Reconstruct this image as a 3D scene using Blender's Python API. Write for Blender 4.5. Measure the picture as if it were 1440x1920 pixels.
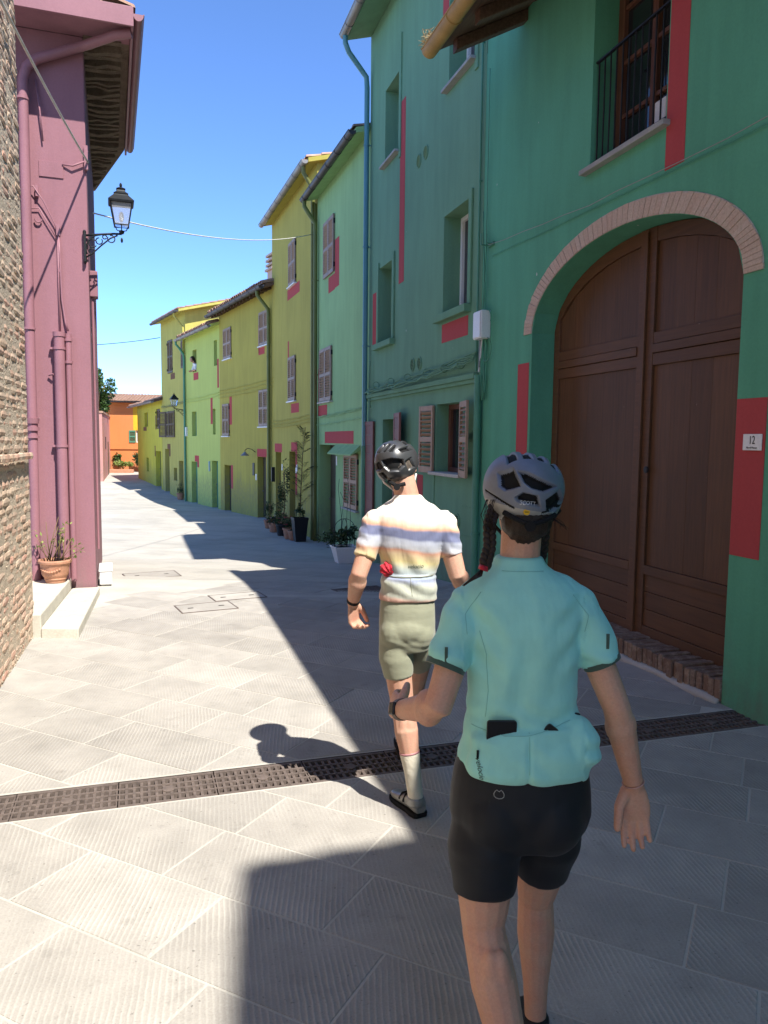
import bpy, bmesh, math, random
from mathutils import Vector, Matrix, Euler
from mathutils.bvhtree import BVHTree
random.seed(11)
R = math.radians
scene = bpy.context.scene
for o in list(bpy.data.objects): bpy.data.objects.remove(o)
COL = scene.collection

# ---------------------------------------------------------------- camera
PITCH, ROLL, EYE = R(5.3), R(0.6), 1.85
cam_data = bpy.data.cameras.new('camera')
cam = bpy.data.objects.new('camera', cam_data); COL.objects.link(cam); scene.camera = cam
cam_data.sensor_fit = 'VERTICAL'; cam_data.sensor_height = 24.0
cam_data.lens = 24.0 * 1443.0 / 1920.0
cam_data.clip_start = 0.05; cam_data.clip_end = 2000
fw = Vector((0, math.cos(PITCH), -math.sin(PITCH))); rt = Vector((1, 0, 0)); up = rt.cross(fw)
cr = math.cos(ROLL) * rt + math.sin(ROLL) * up; cu = -math.sin(ROLL) * rt + math.cos(ROLL) * up
mw = Matrix.Identity(4)
for i in range(3): mw[i][0], mw[i][1], mw[i][2] = cr[i], cu[i], -fw[i]
mw.translation = (0, 0, EYE)
cam.matrix_world = mw

# ---------------------------------------------------------------- sky and sun
SUN_EL, SUN_AZ = 55.0, 39.5      # light travels forward and AZ degrees to the left
world = bpy.data.worlds.new('World'); scene.world = world; world.use_nodes = True
wn = world.node_tree.nodes; wl = world.node_tree.links
sky = wn.new('ShaderNodeTexSky'); sky.sky_type = 'NISHITA'; sky.sun_disc = False
sky.sun_elevation = R(SUN_EL); sky.sun_rotation = R(180 - SUN_AZ)
sky.altitude = 0; sky.air_density = 0.55; sky.dust_density = 0.0; sky.ozone_density = 10.0
wl.new(sky.outputs[0], wn['Background'].inputs[0]); wn['Background'].inputs[1].default_value = 0.15
sl = bpy.data.lights.new('sun', 'SUN'); sl.energy = 3.5; sl.angle = R(0.53); sl.color = (1.0, 0.955, 0.87)
so = bpy.data.objects.new('sun', sl); COL.objects.link(so)
trav = Vector((-math.sin(R(SUN_AZ)) * math.cos(R(SUN_EL)), math.cos(R(SUN_AZ)) * math.cos(R(SUN_EL)), -math.sin(R(SUN_EL))))
so.rotation_euler = trav.to_track_quat('-Z', 'Y').to_euler(); so.location = (8, -8, 20)

scene.view_settings.view_transform = 'Standard'; scene.view_settings.look = 'None'
scene.view_settings.exposure = 1.45; scene.view_settings.gamma = 1.0
scene.view_settings.use_curve_mapping = False
scene.render.engine = 'CYCLES'
scene.render.resolution_x, scene.render.resolution_y = 768, 1024
scene.cycles.max_bounces = 7; scene.cycles.diffuse_bounces = 4; scene.cycles.transparent_max_bounces = 8

# ---------------------------------------------------------------- helpers
class MB:
    def __init__(s): s.v = []; s.f = []; s.m = []
    def add(s, vs, fs, mi=0):
        n = len(s.v); s.v += [tuple(p) for p in vs]
        for f in fs: s.f.append(tuple(i + n for i in f)); s.m.append(mi)
        return s
    def box(s, a0, a1, b0, b1, c0, c1, mi=0):
        if a0 > a1: a0, a1 = a1, a0
        if b0 > b1: b0, b1 = b1, b0
        if c0 > c1: c0, c1 = c1, c0
        return s.add([(a0,b0,c0),(a1,b0,c0),(a1,b1,c0),(a0,b1,c0),(a0,b0,c1),(a1,b0,c1),(a1,b1,c1),(a0,b1,c1)],
              [(0,3,2,1),(4,5,6,7),(0,1,5,4),(1,2,6,5),(2,3,7,6),(3,0,4,7)], mi)
    def obox(s, M, sx, sy, sz, mi=0):
        vs = [M @ Vector((x*sx/2, y*sy/2, z*sz/2)) for z in (-1,1) for (x,y) in ((-1,-1),(1,-1),(1,1),(-1,1))]
        return s.add(vs, [(0,3,2,1),(4,5,6,7),(0,1,5,4),(1,2,6,5),(2,3,7,6),(3,0,4,7)], mi)
    def loft(s, rings, mi=0, caps=True, closed=True):
        n = len(rings[0]); vs = [p for r in rings for p in r]; fs = []
        for k in range(len(rings)-1):
            for i in range(n if closed else n-1):
                j = (i+1) % n; fs.append((k*n+i, k*n+j, (k+1)*n+j, (k+1)*n+i))
        if caps and closed:
            fs.append(tuple(reversed(range(n)))); fs.append(tuple(range((len(rings)-1)*n, len(rings)*n)))
        return s.add(vs, fs, mi)
    def tube(s, pts, r, seg=8, mi=0, caps=True, flat=None):
        pts = [Vector(p) for p in pts]; rr = r if isinstance(r, (list, tuple)) else [r]*len(pts)
        rings = []; prev = None
        for i, p in enumerate(pts):
            t = (pts[min(i+1, len(pts)-1)] - pts[max(i-1, 0)]).normalized()
            if prev is None:
                a = Vector((0,0,1)) if abs(t.z) < .9 else Vector((1,0,0)); x = t.cross(a).normalized()
            else: x = (prev - t*prev.dot(t)).normalized()
            prev = x; y = t.cross(x)
            f = flat if flat else (1, 1)
            rings.append([p + x*math.cos(2*math.pi*k/seg)*rr[i]*f[0] + y*math.sin(2*math.pi*k/seg)*rr[i]*f[1] for k in range(seg)])
        return s.loft(rings, mi, caps)
    def capsule(s, pts, r, seg=14, mi=0):
        pts = [Vector(p) for p in pts]; rr = list(r)
        d0 = (pts[0]-pts[1]).normalized(); d1 = (pts[-1]-pts[-2]).normalized(); P = []; Q = []
        for a in (80, 55, 28): P.append(pts[0]+d0*rr[0]*math.sin(R(a))); Q.append(rr[0]*math.cos(R(a)))
        P += pts; Q += rr
        for a in (28, 55, 80): P.append(pts[-1]+d1*rr[-1]*math.sin(R(a))); Q.append(rr[-1]*math.cos(R(a)))
        return s.tube(P, Q, seg, mi)
    def lathe(s, prof, seg=24, c=(0,0,0), mi=0, caps=True):
        return s.loft([[(c[0]+r*math.cos(2*math.pi*k/seg), c[1]+r*math.sin(2*math.pi*k/seg), c[2]+z) for k in range(seg)] for r, z in prof], mi, caps)
    def ell(s, c, rx, ry, rz, seg=16, ring=10, mi=0, M=None):
        rings = []
        for k in range(ring+1):
            th = math.pi*(k/ring)*0.985+0.0236; rings.append([])
            for i in range(seg):
                a = 2*math.pi*i/seg; p = Vector((rx*math.sin(th)*math.cos(a), ry*math.sin(th)*math.sin(a), -rz*math.cos(th)))
                if M: p = M @ p
                rings[-1].append(tuple(p + Vector(c)))
        return s.loft(rings, mi)
    def poly(s, pts, mi=0): return s.add(pts, [tuple(range(len(pts)))], mi)
    def build(s, name, mats, parent=None, smooth=False, bevel=0, sharp=None):
        me = bpy.data.meshes.new(name); me.from_pydata(s.v, [], s.f)
        if not isinstance(mats, (list, tuple)): mats = [mats]
        for m in mats: me.materials.append(m)
        me.polygons.foreach_set('material_index', s.m)
        if smooth:
            me.polygons.foreach_set('use_smooth', [True]*len(s.f))
            if sharp: me.set_sharp_from_angle(angle=R(sharp))
        me.update()
        return link(name, me, parent, bevel)

def link(name, me, parent=None, bevel=0):
    o = bpy.data.objects.new(name, me); COL.objects.link(o); o.parent = parent
    if bevel:
        b = o.modifiers.new('bevel', 'BEVEL'); b.width = bevel; b.segments = 2; b.limit_method = 'ANGLE'; b.angle_limit = R(35)
    return o
def tag(o, label=None, cat=None, group=None, kind=None):
    if label: o['label'] = label
    if cat: o['category'] = cat
    if group: o['group'] = group
    if kind: o['kind'] = kind
    return o
def thing(name, label, cat, loc=(0,0,0), rz=0, group=None):
    o = bpy.data.objects.new(name, None); COL.objects.link(o); o.location = loc; o.rotation_euler = (0,0,rz); o.empty_display_size = .2
    return tag(o, label, cat, group)
def ground_z(y):
    T = [(-60,0),(9.0,0),(10.5,-.08),(12.5,-.25),(14.65,-.45),(18.7,-.6),(24.1,-.69),(29.6,-.86),(34.1,-.92),(36.2,-.84),(38.,-.68),(41,-.57),(45.1,-.49),(55,-.3),(300,-.3)]
    for (a, b), (c, d) in zip(T, T[1:]):
        if y <= c: return b + (d-b)*(y-a)/(c-a)
    return T[-1][1]
def arc(c, r, a0, a1, n, ax='xz'):
    out = []
    for i in range(n+1):
        a = R(a0+(a1-a0)*i/n); p = [c[0], c[1], c[2]]
        p['xyz'.index(ax[0])] += r*math.cos(a); p['xyz'.index(ax[1])] += r*math.sin(a); out.append(tuple(p))
    return out

# ---------------------------------------------------------------- materials
def nt(name):
    m = bpy.data.materials.new(name); m.use_nodes = True
    n = m.node_tree.nodes; l = m.node_tree.links
    return m, n, l, n['Principled BSDF']
def mth(n, l, op, a, b=None, c=None):
    x = n.new('ShaderNodeMath'); x.operation = op
    for i, q in enumerate((a, b, c)):
        if q is None: continue
        if isinstance(q, (int, float)): x.inputs[i].default_value = q
        else: l.new(q, x.inputs[i])
    return x.outputs[0]
def mapr(n, l, v, a, b, c, d, smooth=False):
    x = n.new('ShaderNodeMapRange'); x.clamp = True
    if smooth: x.interpolation_type = 'SMOOTHSTEP'
    l.new(v, x.inputs[0])
    for i, q in enumerate((a, b, c, d)): x.inputs[i+1].default_value = q
    return x.outputs[0]
def noise(n, l, vec, scale, detail=3, rough=.55, dim='3D'):
    x = n.new('ShaderNodeTexNoise'); x.inputs['Scale'].default_value = scale; x.inputs['Detail'].default_value = detail; x.inputs['Roughness'].default_value = rough
    if vec is not None: l.new(vec, x.inputs['Vector'])
    return x.outputs['Fac']
def mapping(n, l, vec, scale=(1,1,1), rot=(0,0,0), loc=(0,0,0)):
    x = n.new('ShaderNodeMapping'); l.new(vec, x.inputs[0]); x.inputs['Scale'].default_value = scale; x.inputs['Rotation'].default_value = rot; x.inputs['Location'].default_value = loc
    return x.outputs[0]
def scalecol(n, l, col, fac):
    x = n.new('ShaderNodeVectorMath'); x.operation = 'SCALE'
    if isinstance(col, (tuple, list)): x.inputs[0].default_value = col[:3]
    else: l.new(col, x.inputs[0])
    l.new(fac, x.inputs['Scale']); return x.outputs[0]
def mix(n, l, fac, a, b):
    x = n.new('ShaderNodeMix'); x.data_type = 'RGBA'
    if isinstance(fac, (int, float)): x.inputs[0].default_value = fac
    else: l.new(fac, x.inputs[0])
    for i, q in ((6, a), (7, b)):
        if isinstance(q, (tuple, list)): x.inputs[i].default_value = (*q[:3], 1)
        else: l.new(q, x.inputs[i])
    return x.outputs[2]
def bump(n, l, b, h, strength=.3, dist=.01, normal=None):
    x = n.new('ShaderNodeBump'); x.inputs['Strength'].default_value = strength; x.inputs['Distance'].default_value = dist
    l.new(h, x.inputs['Height'])
    if normal is not None: l.new(normal, x.inputs['Normal'])
    if b: l.new(x.outputs[0], b.inputs['Normal'])
    return x.outputs[0]
def mat(name, col, rough=.8, metal=0., var=.12, vs=2., fine=.06, fs=60., bmp=.15, bs=90., bd=.004, spec=.3, stretch=(1,1,1), rnd=0., sheen=0):
    m, n, l, b = nt(name)
    tc = n.new('ShaderNodeTexCoord').outputs['Object']
    v = mapping(n, l, tc, stretch) if stretch != (1,1,1) else tc
    f = mth(n, l, 'MULTIPLY', mapr(n, l, noise(n, l, v, vs, 4), .25, .75, 1-var, 1+var), mapr(n, l, noise(n, l, v, fs, 2), .25, .75, 1-fine, 1+fine))
    if rnd:
        oi = n.new('ShaderNodeObjectInfo'); f = mth(n, l, 'MULTIPLY', f, mapr(n, l, oi.outputs['Random'], 0, 1, 1-rnd, 1+rnd))
    l.new(scalecol(n, l, col, f), b.inputs['Base Color'])
    b.inputs['Roughness'].default_value = rough; b.inputs['Metallic'].default_value = metal
    b.inputs['Specular IOR Level'].default_value = spec
    if sheen: b.inputs['Sheen Weight'].default_value = sheen
    if bmp: bump(n, l, b, noise(n, l, v, bs, 3), bmp, bd)
    return m
def stucco(name, col, var=.10, streak=.14, chips=0.0):
    m, n, l, b = nt(name)
    tc = n.new('ShaderNodeTexCoord').outputs['Object']
    big = mapr(n, l, noise(n, l, tc, .55, 5, .6), .25, .75, 1-var, 1+var)
    mid = mapr(n, l, noise(n, l, mapping(n, l, tc, (4,4,.55)), 1.2, 4), .35, .8, 1+streak*.3, 1-streak)
    fin = mapr(n, l, noise(n, l, tc, 45, 3), .25, .75, .95, 1.05)
    f = mth(n, l, 'MULTIPLY', mth(n, l, 'MULTIPLY', big, mid), fin)
    c = scalecol(n, l, col, f)
    sp = n.new('ShaderNodeSeparateXYZ'); l.new(tc, sp.inputs[0])
    edge = mth(n, l, 'ADD', sp.outputs[2], mth(n, l, 'MULTIPLY', noise(n, l, mapping(n, l, tc, (1,1,.35)), 2.4, 5, .6), -2.2))
    damp = mth(n, l, 'MULTIPLY', mapr(n, l, edge, -1.0, -.45, 1, 0), mapr(n, l, noise(n, l, tc, 7, 4, .65), .35, .65, .05, .42))
    c = mix(n, l, damp, c, (.16,.155,.13))
    blot = mapr(n, l, noise(n, l, mapping(n, l, tc, (1,1,1), (0,0,0), (3.3,1.7,5.1)), 1.7, 5, .68), .60, .72, 0, .22)
    c = mix(n, l, blot, c, scalecol(n, l, c, mapr(n, l, noise(n, l, tc, .9, 2), .3, .7, .70, 1.28)))
    # little pale scuffs and chips in the paint
    ch = n.new('ShaderNodeTexVoronoi'); ch.inputs['Scale'].default_value = 2.3; l.new(mapping(n, l, tc, (1,1,.55)), ch.inputs['Vector'])
    wob = noise(n, l, tc, 26, 2)
    d = mth(n, l, 'ADD', ch.outputs['Distance'], mth(n, l, 'MULTIPLY', wob, .05))
    k = mapr(n, l, d, .043, .049, .8, 0)
    c = mix(n, l, k, c, (.62,.6,.55))
    l.new(c, b.inputs['Base Color']); b.inputs['Roughness'].default_value = .88; b.inputs['Specular IOR Level'].default_value = .25
    h = mth(n, l, 'ADD', noise(n, l, tc, 70, 4, .65), mth(n, l, 'MULTIPLY', noise(n, l, tc, 6, 3), 1.6))
    bump(n, l, b, h, .35, .006)
    return m

def slab_mat():
    m, n, l, b = nt('sandstone_slab')
    tc = n.new('ShaderNodeTexCoord').outputs['Object']; oi = n.new('ShaderNodeObjectInfo'); rnd = oi.outputs['Random']
    vr = n.new('ShaderNodeVectorRotate'); vr.rotation_type = 'Z_AXIS'; l.new(tc, vr.inputs['Vector'])
    l.new(mth(n, l, 'ADD', mapr(n, l, rnd, 0, 1, -.16, .16), R(-10)), vr.inputs['Angle'])
    rot = vr.outputs[0]
    off = n.new('ShaderNodeVectorMath'); off.operation = 'ADD'; l.new(rot, off.inputs[0])
    cx = n.new('ShaderNodeCombineXYZ'); l.new(mth(n, l, 'MULTIPLY', rnd, 37.), cx.inputs[0]); l.new(mth(n, l, 'MULTIPLY', rnd, 91.), cx.inputs[1]); l.new(cx.outputs[0], off.inputs[1])
    pos = off.outputs[0]
    w = n.new('ShaderNodeTexWave'); w.wave_type = 'BANDS'; w.bands_direction = 'X'; w.wave_profile = 'SIN'
    w.inputs['Scale'].default_value = 14.5; w.inputs['Distortion'].default_value = 1.4; w.inputs['Detail'].default_value = 2; w.inputs['Detail Scale'].default_value = .8
    l.new(pos, w.inputs['Vector'])
    wear = mapr(n, l, noise(n, l, pos, 2.6, 3), .34, .62, .05, 1)
    amp = mth(n, l, 'MULTIPLY', wear, mapr(n, l, mth(n, l, 'FRACT', mth(n, l, 'MULTIPLY', rnd, 7.31)), 0, .6, .25, 1))
    groove = mth(n, l, 'MULTIPLY', mth(n, l, 'POWER', w.outputs['Fac'], 2.2), amp)
    tone = mapr(n, l, mth(n, l, 'FRACT', mth(n, l, 'MULTIPLY', rnd, 13.7)), 0, 1, .87, 1.08)
    gp = n.new('ShaderNodeNewGeometry').outputs['Position']
    tone = mth(n, l, 'MULTIPLY', tone, mapr(n, l, noise(n, l, gp, .8, 5, .65), .3, .72, 1.06, .84))
    tone = mth(n, l, 'MULTIPLY', tone, mapr(n, l, noise(n, l, gp, 5.5, 4, .7), .60, .74, 1, .80))
    big = mapr(n, l, noise(n, l, pos, 3.5, 5, .6), .25, .75, .84, 1.14)
    fin = mapr(n, l, noise(n, l, pos, 120, 3, .7), .25, .75, .86, 1.12)
    f = mth(n, l, 'MULTIPLY', mth(n, l, 'MULTIPLY', tone, big), fin)
    col = mix(n, l, noise(n, l, pos, 1.3, 2), (.355,.333,.298), (.385,.355,.316))
    col = mix(n, l, mth(n, l, 'MULTIPLY', groove, .7), col, (.49,.46,.41))
    pit = mapr(n, l, noise(n, l, pos, 55, 2, .5), .68, .74, 0, .6)
    col = mix(n, l, pit, col, (.12,.11,.10))
    l.new(scalecol(n, l, col, f), b.inputs['Base Color']); b.inputs['Roughness'].default_value = .78; b.inputs['Specular IOR Level'].default_value = .3
    h = mth(n, l, 'ADD', groove, mth(n, l, 'MULTIPLY', noise(n, l, pos, 60, 4, .65), .5))
    bump(n, l, b, h, .45, .0045)
    return m
def street_mat():
    m, n, l, b = nt('street_paving')
    tc = n.new('ShaderNodeTexCoord').outputs['Object']
    v = mapping(n, l, tc, (1,1,1), (0,0,R(27)))
    br = n.new('ShaderNodeTexBrick'); l.new(v, br.inputs['Vector']); br.offset = .42
    br.inputs['Scale'].default_value = 1; br.inputs['Brick Width'].default_value = .72; br.inputs['Row Height'].default_value = .425
    br.inputs['Mortar Size'].default_value = .011; br.inputs['Mortar Smooth'].default_value = .2; br.inputs['Bias'].default_value = 0
    br.inputs['Color1'].default_value = (.36,.34,.30,1); br.inputs['Color2'].default_value = (.42,.392,.345,1); br.inputs['Mortar'].default_value = (.46,.43,.38,1)
    w = n.new('ShaderNodeTexWave'); w.inputs['Scale'].default_value = 14.5; w.inputs['Distortion'].default_value = 1.2; l.new(mapping(n, l, tc, (1,1,1), (0,0,R(8))), w.inputs['Vector'])
    f = mth(n, l, 'MULTIPLY', mapr(n, l, noise(n, l, tc, .7, 5, .6), .25, .75, .85, 1.13), mapr(n, l, noise(n, l, tc, 40, 3), .25, .75, .88, 1.1))
    f = mth(n, l, 'MULTIPLY', f, mapr(n, l, w.outputs['Fac'], 0, 1, .95, 1.1))
    l.new(scalecol(n, l, br.outputs['Color'], f), b.inputs['Base Color']); b.inputs['Roughness'].default_value = .8; b.inputs['Specular IOR Level'].default_value = .3
    bump(n, l, b, mth(n, l, 'SUBTRACT', noise(n, l, tc, 30, 3), br.outputs['Fac']), .3, .005)
    return m
def wood_mat(name, col, dark, scale=9, rough=.6, along='z'):
    m, n, l, b = nt(name)
    tc = n.new('ShaderNodeTexCoord').outputs['Object']; oi = n.new('ShaderNodeObjectInfo')
    st = {'z': (9,9,.5), 'x': (.5,9,9)}[along]
    cx = n.new('ShaderNodeCombineXYZ'); l.new(mth(n, l, 'MULTIPLY', oi.outputs['Random'], 23.), cx.inputs[1])
    ad = n.new('ShaderNodeVectorMath'); l.new(mapping(n, l, tc, st), ad.inputs[0]); l.new(cx.outputs[0], ad.inputs[1])
    g = noise(n, l, ad.outputs[0], scale*.5, 6, .65)
    c = mix(n, l, mapr(n, l, g, .3, .7, 0, 1), dark, col)
    f = mth(n, l, 'MULTIPLY', mapr(n, l, oi.outputs['Random'], 0, 1, .86, 1.14), mapr(n, l, noise(n, l, tc, 1.1, 3), .3, .7, .85, 1.15))
    c = scalecol(n, l, c, f)
    sc = mapr(n, l, noise(n, l, mapping(n, l, tc, (60,60,9) if along == 'z' else (9,60,60)), 1.0, 3, .6), .73, .78, 0, .5)
    c = mix(n, l, sc, c, (.42,.33,.25))
    l.new(c, b.inputs['Base Color']); b.inputs['Roughness'].default_value = rough; b.inputs['Specular IOR Level'].default_value = .3
    bump(n, l, b, g, .3, .004)
    return m
def brick_mat(name, cols, mortar_dust=.3, rough=.9):
    m, n, l, b = nt(name)
    oi = n.new('ShaderNodeObjectInfo'); tc = n.new('ShaderNodeTexCoord').outputs['Object']
    geo = n.new('ShaderNodeNewGeometry')
    r2 = mth(n, l, 'FRACT', mth(n, l, 'ADD', mth(n, l, 'MULTIPLY', oi.outputs['Random'], 5.77), geo.outputs['Random Per Island']))
    cr_ = n.new('ShaderNodeValToRGB'); l.new(r2, cr_.inputs[0]); e = cr_.color_ramp.elements
    while len(e) < len(cols): e.new(.5)
    for i, c in enumerate(cols): e[i].position = i/(len(cols)-1); e[i].color = (*c, 1)
    pos = n.new('ShaderNodeNewGeometry').outputs['Position']
    dust = mapr(n, l, noise(n, l, pos, 14, 4, .65), .45, .7, 0, mortar_dust*2)
    c = mix(n, l, dust, cr_.outputs[0], (.52,.43,.33))
    f = mapr(n, l, noise(n, l, pos, 60, 4, .7), .25, .75, .78, 1.16)
    l.new(scalecol(n, l, c, f), b.inputs['Base Color']); b.inputs['Roughness'].default_value = rough; b.inputs['Specular IOR Level'].default_value = .2
    bump(n, l, b, noise(n, l, pos, 55, 5, .7), .35, .008)
    return m
def leaf_mat(name, c1, c2):
    m, n, l, b = nt(name)
    g = n.new('ShaderNodeNewGeometry')
    c = mix(n, l, g.outputs['Random Per Island'], c1, c2)
    l.new(c, b.inputs['Base Color']); b.inputs['Roughness'].default_value = .55
    tr = n.new('ShaderNodeBsdfTranslucent'); l.new(c, tr.inputs[0])
    ms = n.new('ShaderNodeMixShader'); ms.inputs[0].default_value = .3
    l.new(b.outputs[0], ms.inputs[1]); l.new(tr.outputs[0], ms.inputs[2]); l.new(ms.outputs[0], n['Material Output'].inputs[0])
    return m
def glass_mat(name, tint=(.02,.025,.03)):
    m, n, l, b = nt(name)
    b.inputs['Base Color'].default_value = (*tint, 1); b.inputs['Roughness'].default_value = .06; b.inputs['Specular IOR Level'].default_value = .6
    tc = n.new('ShaderNodeTexCoord').outputs['Object']; bump(n, l, b, noise(n, l, tc, 1.5, 2), .03, .05)
    return m

M = {}
M['slab'] = slab_mat(); M['street'] = street_mat()
M['mortar'] = mat('mortar', (.45,.425,.375), .9, bmp=.5, bs=60)
M['A'] = stucco('green_paint_gate_house', (.105,.35,.215))
M['B'] = stucco('green_paint_tall_house', (.152,.305,.185))
M['C'] = stucco('pale_green_paint', (.28,.455,.205))
M['D'] = stucco('olive_paint_tall', (.40,.345,.072))
M['E'] = stucco('olive_paint', (.40,.345,.068))
M['F'] = stucco('apple_green_paint', (.47,.545,.14), .06, .08)
M['G'] = stucco('lime_olive_paint', (.46,.42,.105))
M['H'] = stucco('yellow_olive_paint', (.54,.49,.06))
M['K'] = stucco('plum_pink_paint', (.285,.137,.160), .06, .10)
M['I'] = stucco('orange_paint', (.62,.21,.07), .05, .06)
M['farpink'] = stucco('far_pink_paint', (.50,.25,.22))
M['red'] = stucco('red_paint', (.43,.066,.066), .06, .05)
M['brown_patch'] = stucco('brown_paint', (.17,.085,.045))
M['yellow'] = stucco('yellow_paint', (.72,.42,.03))
M['hood'] = stucco('hood_paint', (.16,.34,.19))
M['greenpipe'] = mat('green_pipe_paint', (.085,.25,.16), .5, var=.1)
M['tealsky'] = mat('teal_paint_sky_tint', (.085,.235,.26), .38, var=.1, spec=.5)  # downpipe's blue is sky reflection, put into the base colour
M['olivepipe'] = mat('olive_pipe_paint', (.15,.165,.045), .5, var=.15)
M['plumpipe'] = mat('plum_pipe_paint', (.295,.140,.163), .45, var=.1)
M['greymetal'] = mat('grey_gutter_metal', (.22,.215,.21), .45, .3, var=.2)
M['darkmetal'] = mat('dark_gutter_metal', (.055,.05,.055), .5, .2, var=.2)
M['ochre'] = mat('ochre_gutter_paint', (.42,.27,.09), .55, var=.2, vs=5)
M['iron'] = mat('black_iron', (.022,.024,.026), .5, .4, var=.25, vs=20)
M['castiron'] = mat('rusty_cast_iron', (.150,.118,.102), .75, .25, var=.3, vs=14, fine=.15, bmp=.5, bs=160)
M['trench'] = mat('trench_concrete', (.02,.018,.016), .95)
M['stone'] = mat('pale_step_stone', (.50,.47,.40), .85, var=.12, vs=6, fine=.1, bmp=.45, bs=55)
M['sill'] = mat('grey_sill_stone', (.33,.33,.30), .8, var=.15, vs=8)
M['white'] = mat('white_paint', (.78,.77,.74), .5, var=.04)
M['whiteplastic'] = mat('white_plastic', (.72,.72,.70), .4, var=.05)
M['offwhite'] = mat('off_white_cable', (.55,.54,.50), .6, var=.12, vs=20)
M['cable_dark'] = mat('dark_cable', (.03,.035,.035), .6)
M['shutter'] = mat('grey_brown_shutter', (.30,.215,.165), .6, var=.15, vs=5, rnd=.06)
M['shutter_tan'] = mat('tan_shutter', (.37,.235,.15), .6, var=.15, vs=5, rnd=.06)
M['shutter_dark'] = mat('dark_brown_shutter', (.13,.095,.065), .6, var=.15, vs=5)
M['leaf_red'] = wood_mat('red_brown_shutter_door', (.235,.085,.065), (.16,.06,.048), 6)
M['frame_wood'] = wood_mat('brown_window_wood', (.17,.075,.045), (.09,.04,.027), 8)
M['gate'] = wood_mat('dark_gate_wood', (.128,.058,.025), (.085,.041,.019), 8)
M['gate_h'] = wood_mat('dark_gate_wood_rail', (.122,.055,.024), (.085,.040,.018), 8, along='x')
M['beam'] = wood_mat('brown_eave_wood', (.16,.09,.06), (.08,.045,.03), 8, along='x')
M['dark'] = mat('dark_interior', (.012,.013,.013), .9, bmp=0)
M['door_dark'] = wood_mat('dark_door_wood', (.085,.07,.04), (.05,.04,.025), 7)
M['glass'] = glass_mat('window_glass')
M['terracotta'] = mat('terracotta', (.44,.22,.135), .85, var=.22, vs=9, fine=.12, bmp=.3)
M['tile'] = mat('roof_tile_clay', (.36,.22,.155), .9, var=.3, vs=6, fine=.15, rnd=.2)
M['soffit'] = mat('old_soffit_clay', (.17,.125,.09), .95, var=.3, vs=7, fine=.2, bmp=.6, bs=30, bd=.02)
M['brick_old'] = brick_mat('old_wall_brick', [(.50,.33,.23),(.55,.42,.31),(.52,.33,.24),(.58,.45,.34),(.55,.31,.23),(.50,.38,.28)], .3)
M['brick_arch'] = brick_mat('arch_brick', [(.52,.37,.275),(.56,.42,.325),(.54,.39,.295),(.58,.45,.355)], .3)
M['brick_step'] = brick_mat('step_brick', [(.19,.115,.08),(.23,.15,.105),(.17,.11,.08)], .25)
M['brick_mortar'] = mat('brick_mortar', (.50,.41,.31), .95, var=.2, vs=8, fine=.2, bmp=.9, bs=50, bd=.015)
M['leaf'] = leaf_mat('green_leaves', (.045,.10,.02), (.10,.17,.045))
M['leaf_dark'] = leaf_mat('dark_leaves', (.022,.05,.016), (.055,.095,.03))
M['leaf_yellow'] = leaf_mat('yellow_green_leaves', (.16,.24,.05), (.30,.36,.10))
M['stem'] = mat('plant_stem', (.20,.135,.06), .8)
M['flower_red'] = leaf_mat('red_petals', (.48,.02,.04), (.62,.06,.10))
M['flower_pink'] = leaf_mat('pink_petals', (.55,.22,.26), (.62,.34,.34))
M['soil'] = mat('soil', (.045,.032,.022), .95, bmp=.8, bs=40, bd=.02)
M['blackpot'] = mat('black_pot_plastic', (.018,.018,.02), .55)
M['straw'] = leaf_mat('dry_straw', (.45,.33,.15), (.60,.48,.25))
# ================================================================ STREET
def clip(poly, nx, ny, c):            # keep nx*x+ny*y <= c
    out = []
    for i in range(len(poly)):
        a, b = poly[i], poly[(i+1) % len(poly)]
        da, db = nx*a[0]+ny*a[1]-c, nx*b[0]+ny*b[1]-c
        if da <= 0: out.append(a)
        if (da < 0 < db) or (db < 0 < da):
            t = da/(da-db); out.append((a[0]+(b[0]-a[0])*t, a[1]+(b[1]-a[1])*t))
    return out
def area(p): return .5*sum(p[i][0]*p[(i+1) % len(p)][1]-p[(i+1) % len(p)][0]*p[i][1] for i in range(len(p)))
DE = Vector((.9527, .304)); DM = Vector((-.304, .9527)); D_LO, D_HI = 3.94, 4.25
YN = 10.4
sh = MB()
big = [(-60,-60),(60,-60),(60,9.0),(-60,9.0)]
for pl in (clip(big, DM.x, DM.y, D_LO), clip(big, -DM.x, -DM.y, -D_HI),
           clip(clip(clip(big, DM.x, DM.y, D_HI), -DM.x, -DM.y, -D_LO), DE.x, DE.y, -1.9),
           clip(clip(clip(big, DM.x, DM.y, D_HI), -DM.x, -DM.y, -D_LO), -DE.x, -DE.y, -4.4)):
    if len(pl) > 2: sh.poly([(x, y, -.0025+ground_z(y)) for x, y in pl], 0)
for a, b in ((9.0,9.7),(9.7,YN)): sh.poly([(-60,a,ground_z(a)-.0022),(60,a,ground_z(a)-.0022),(60,b,ground_z(b)-.0022),(-60,b,ground_z(b)-.0022)], 0)
ys = [YN, 11, 11.7, 12.5, 13.5, 14.65, 16.5, 18.7, 21.5, 24.1, 27, 29.6, 32, 34.1, 36.2, 38, 41, 45.1, 50, 55, 90, 300, 900]
for a, b in zip(ys, ys[1:]):
    sh.poly([(-400,a,ground_z(a)-.006),(400,a,ground_z(a)-.006),(400,b,ground_z(b)-.006),(-400,b,ground_z(b)-.006)], 1)
street = tag(sh.build('street', [M['mortar'], M['street']]), kind='structure')
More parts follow.
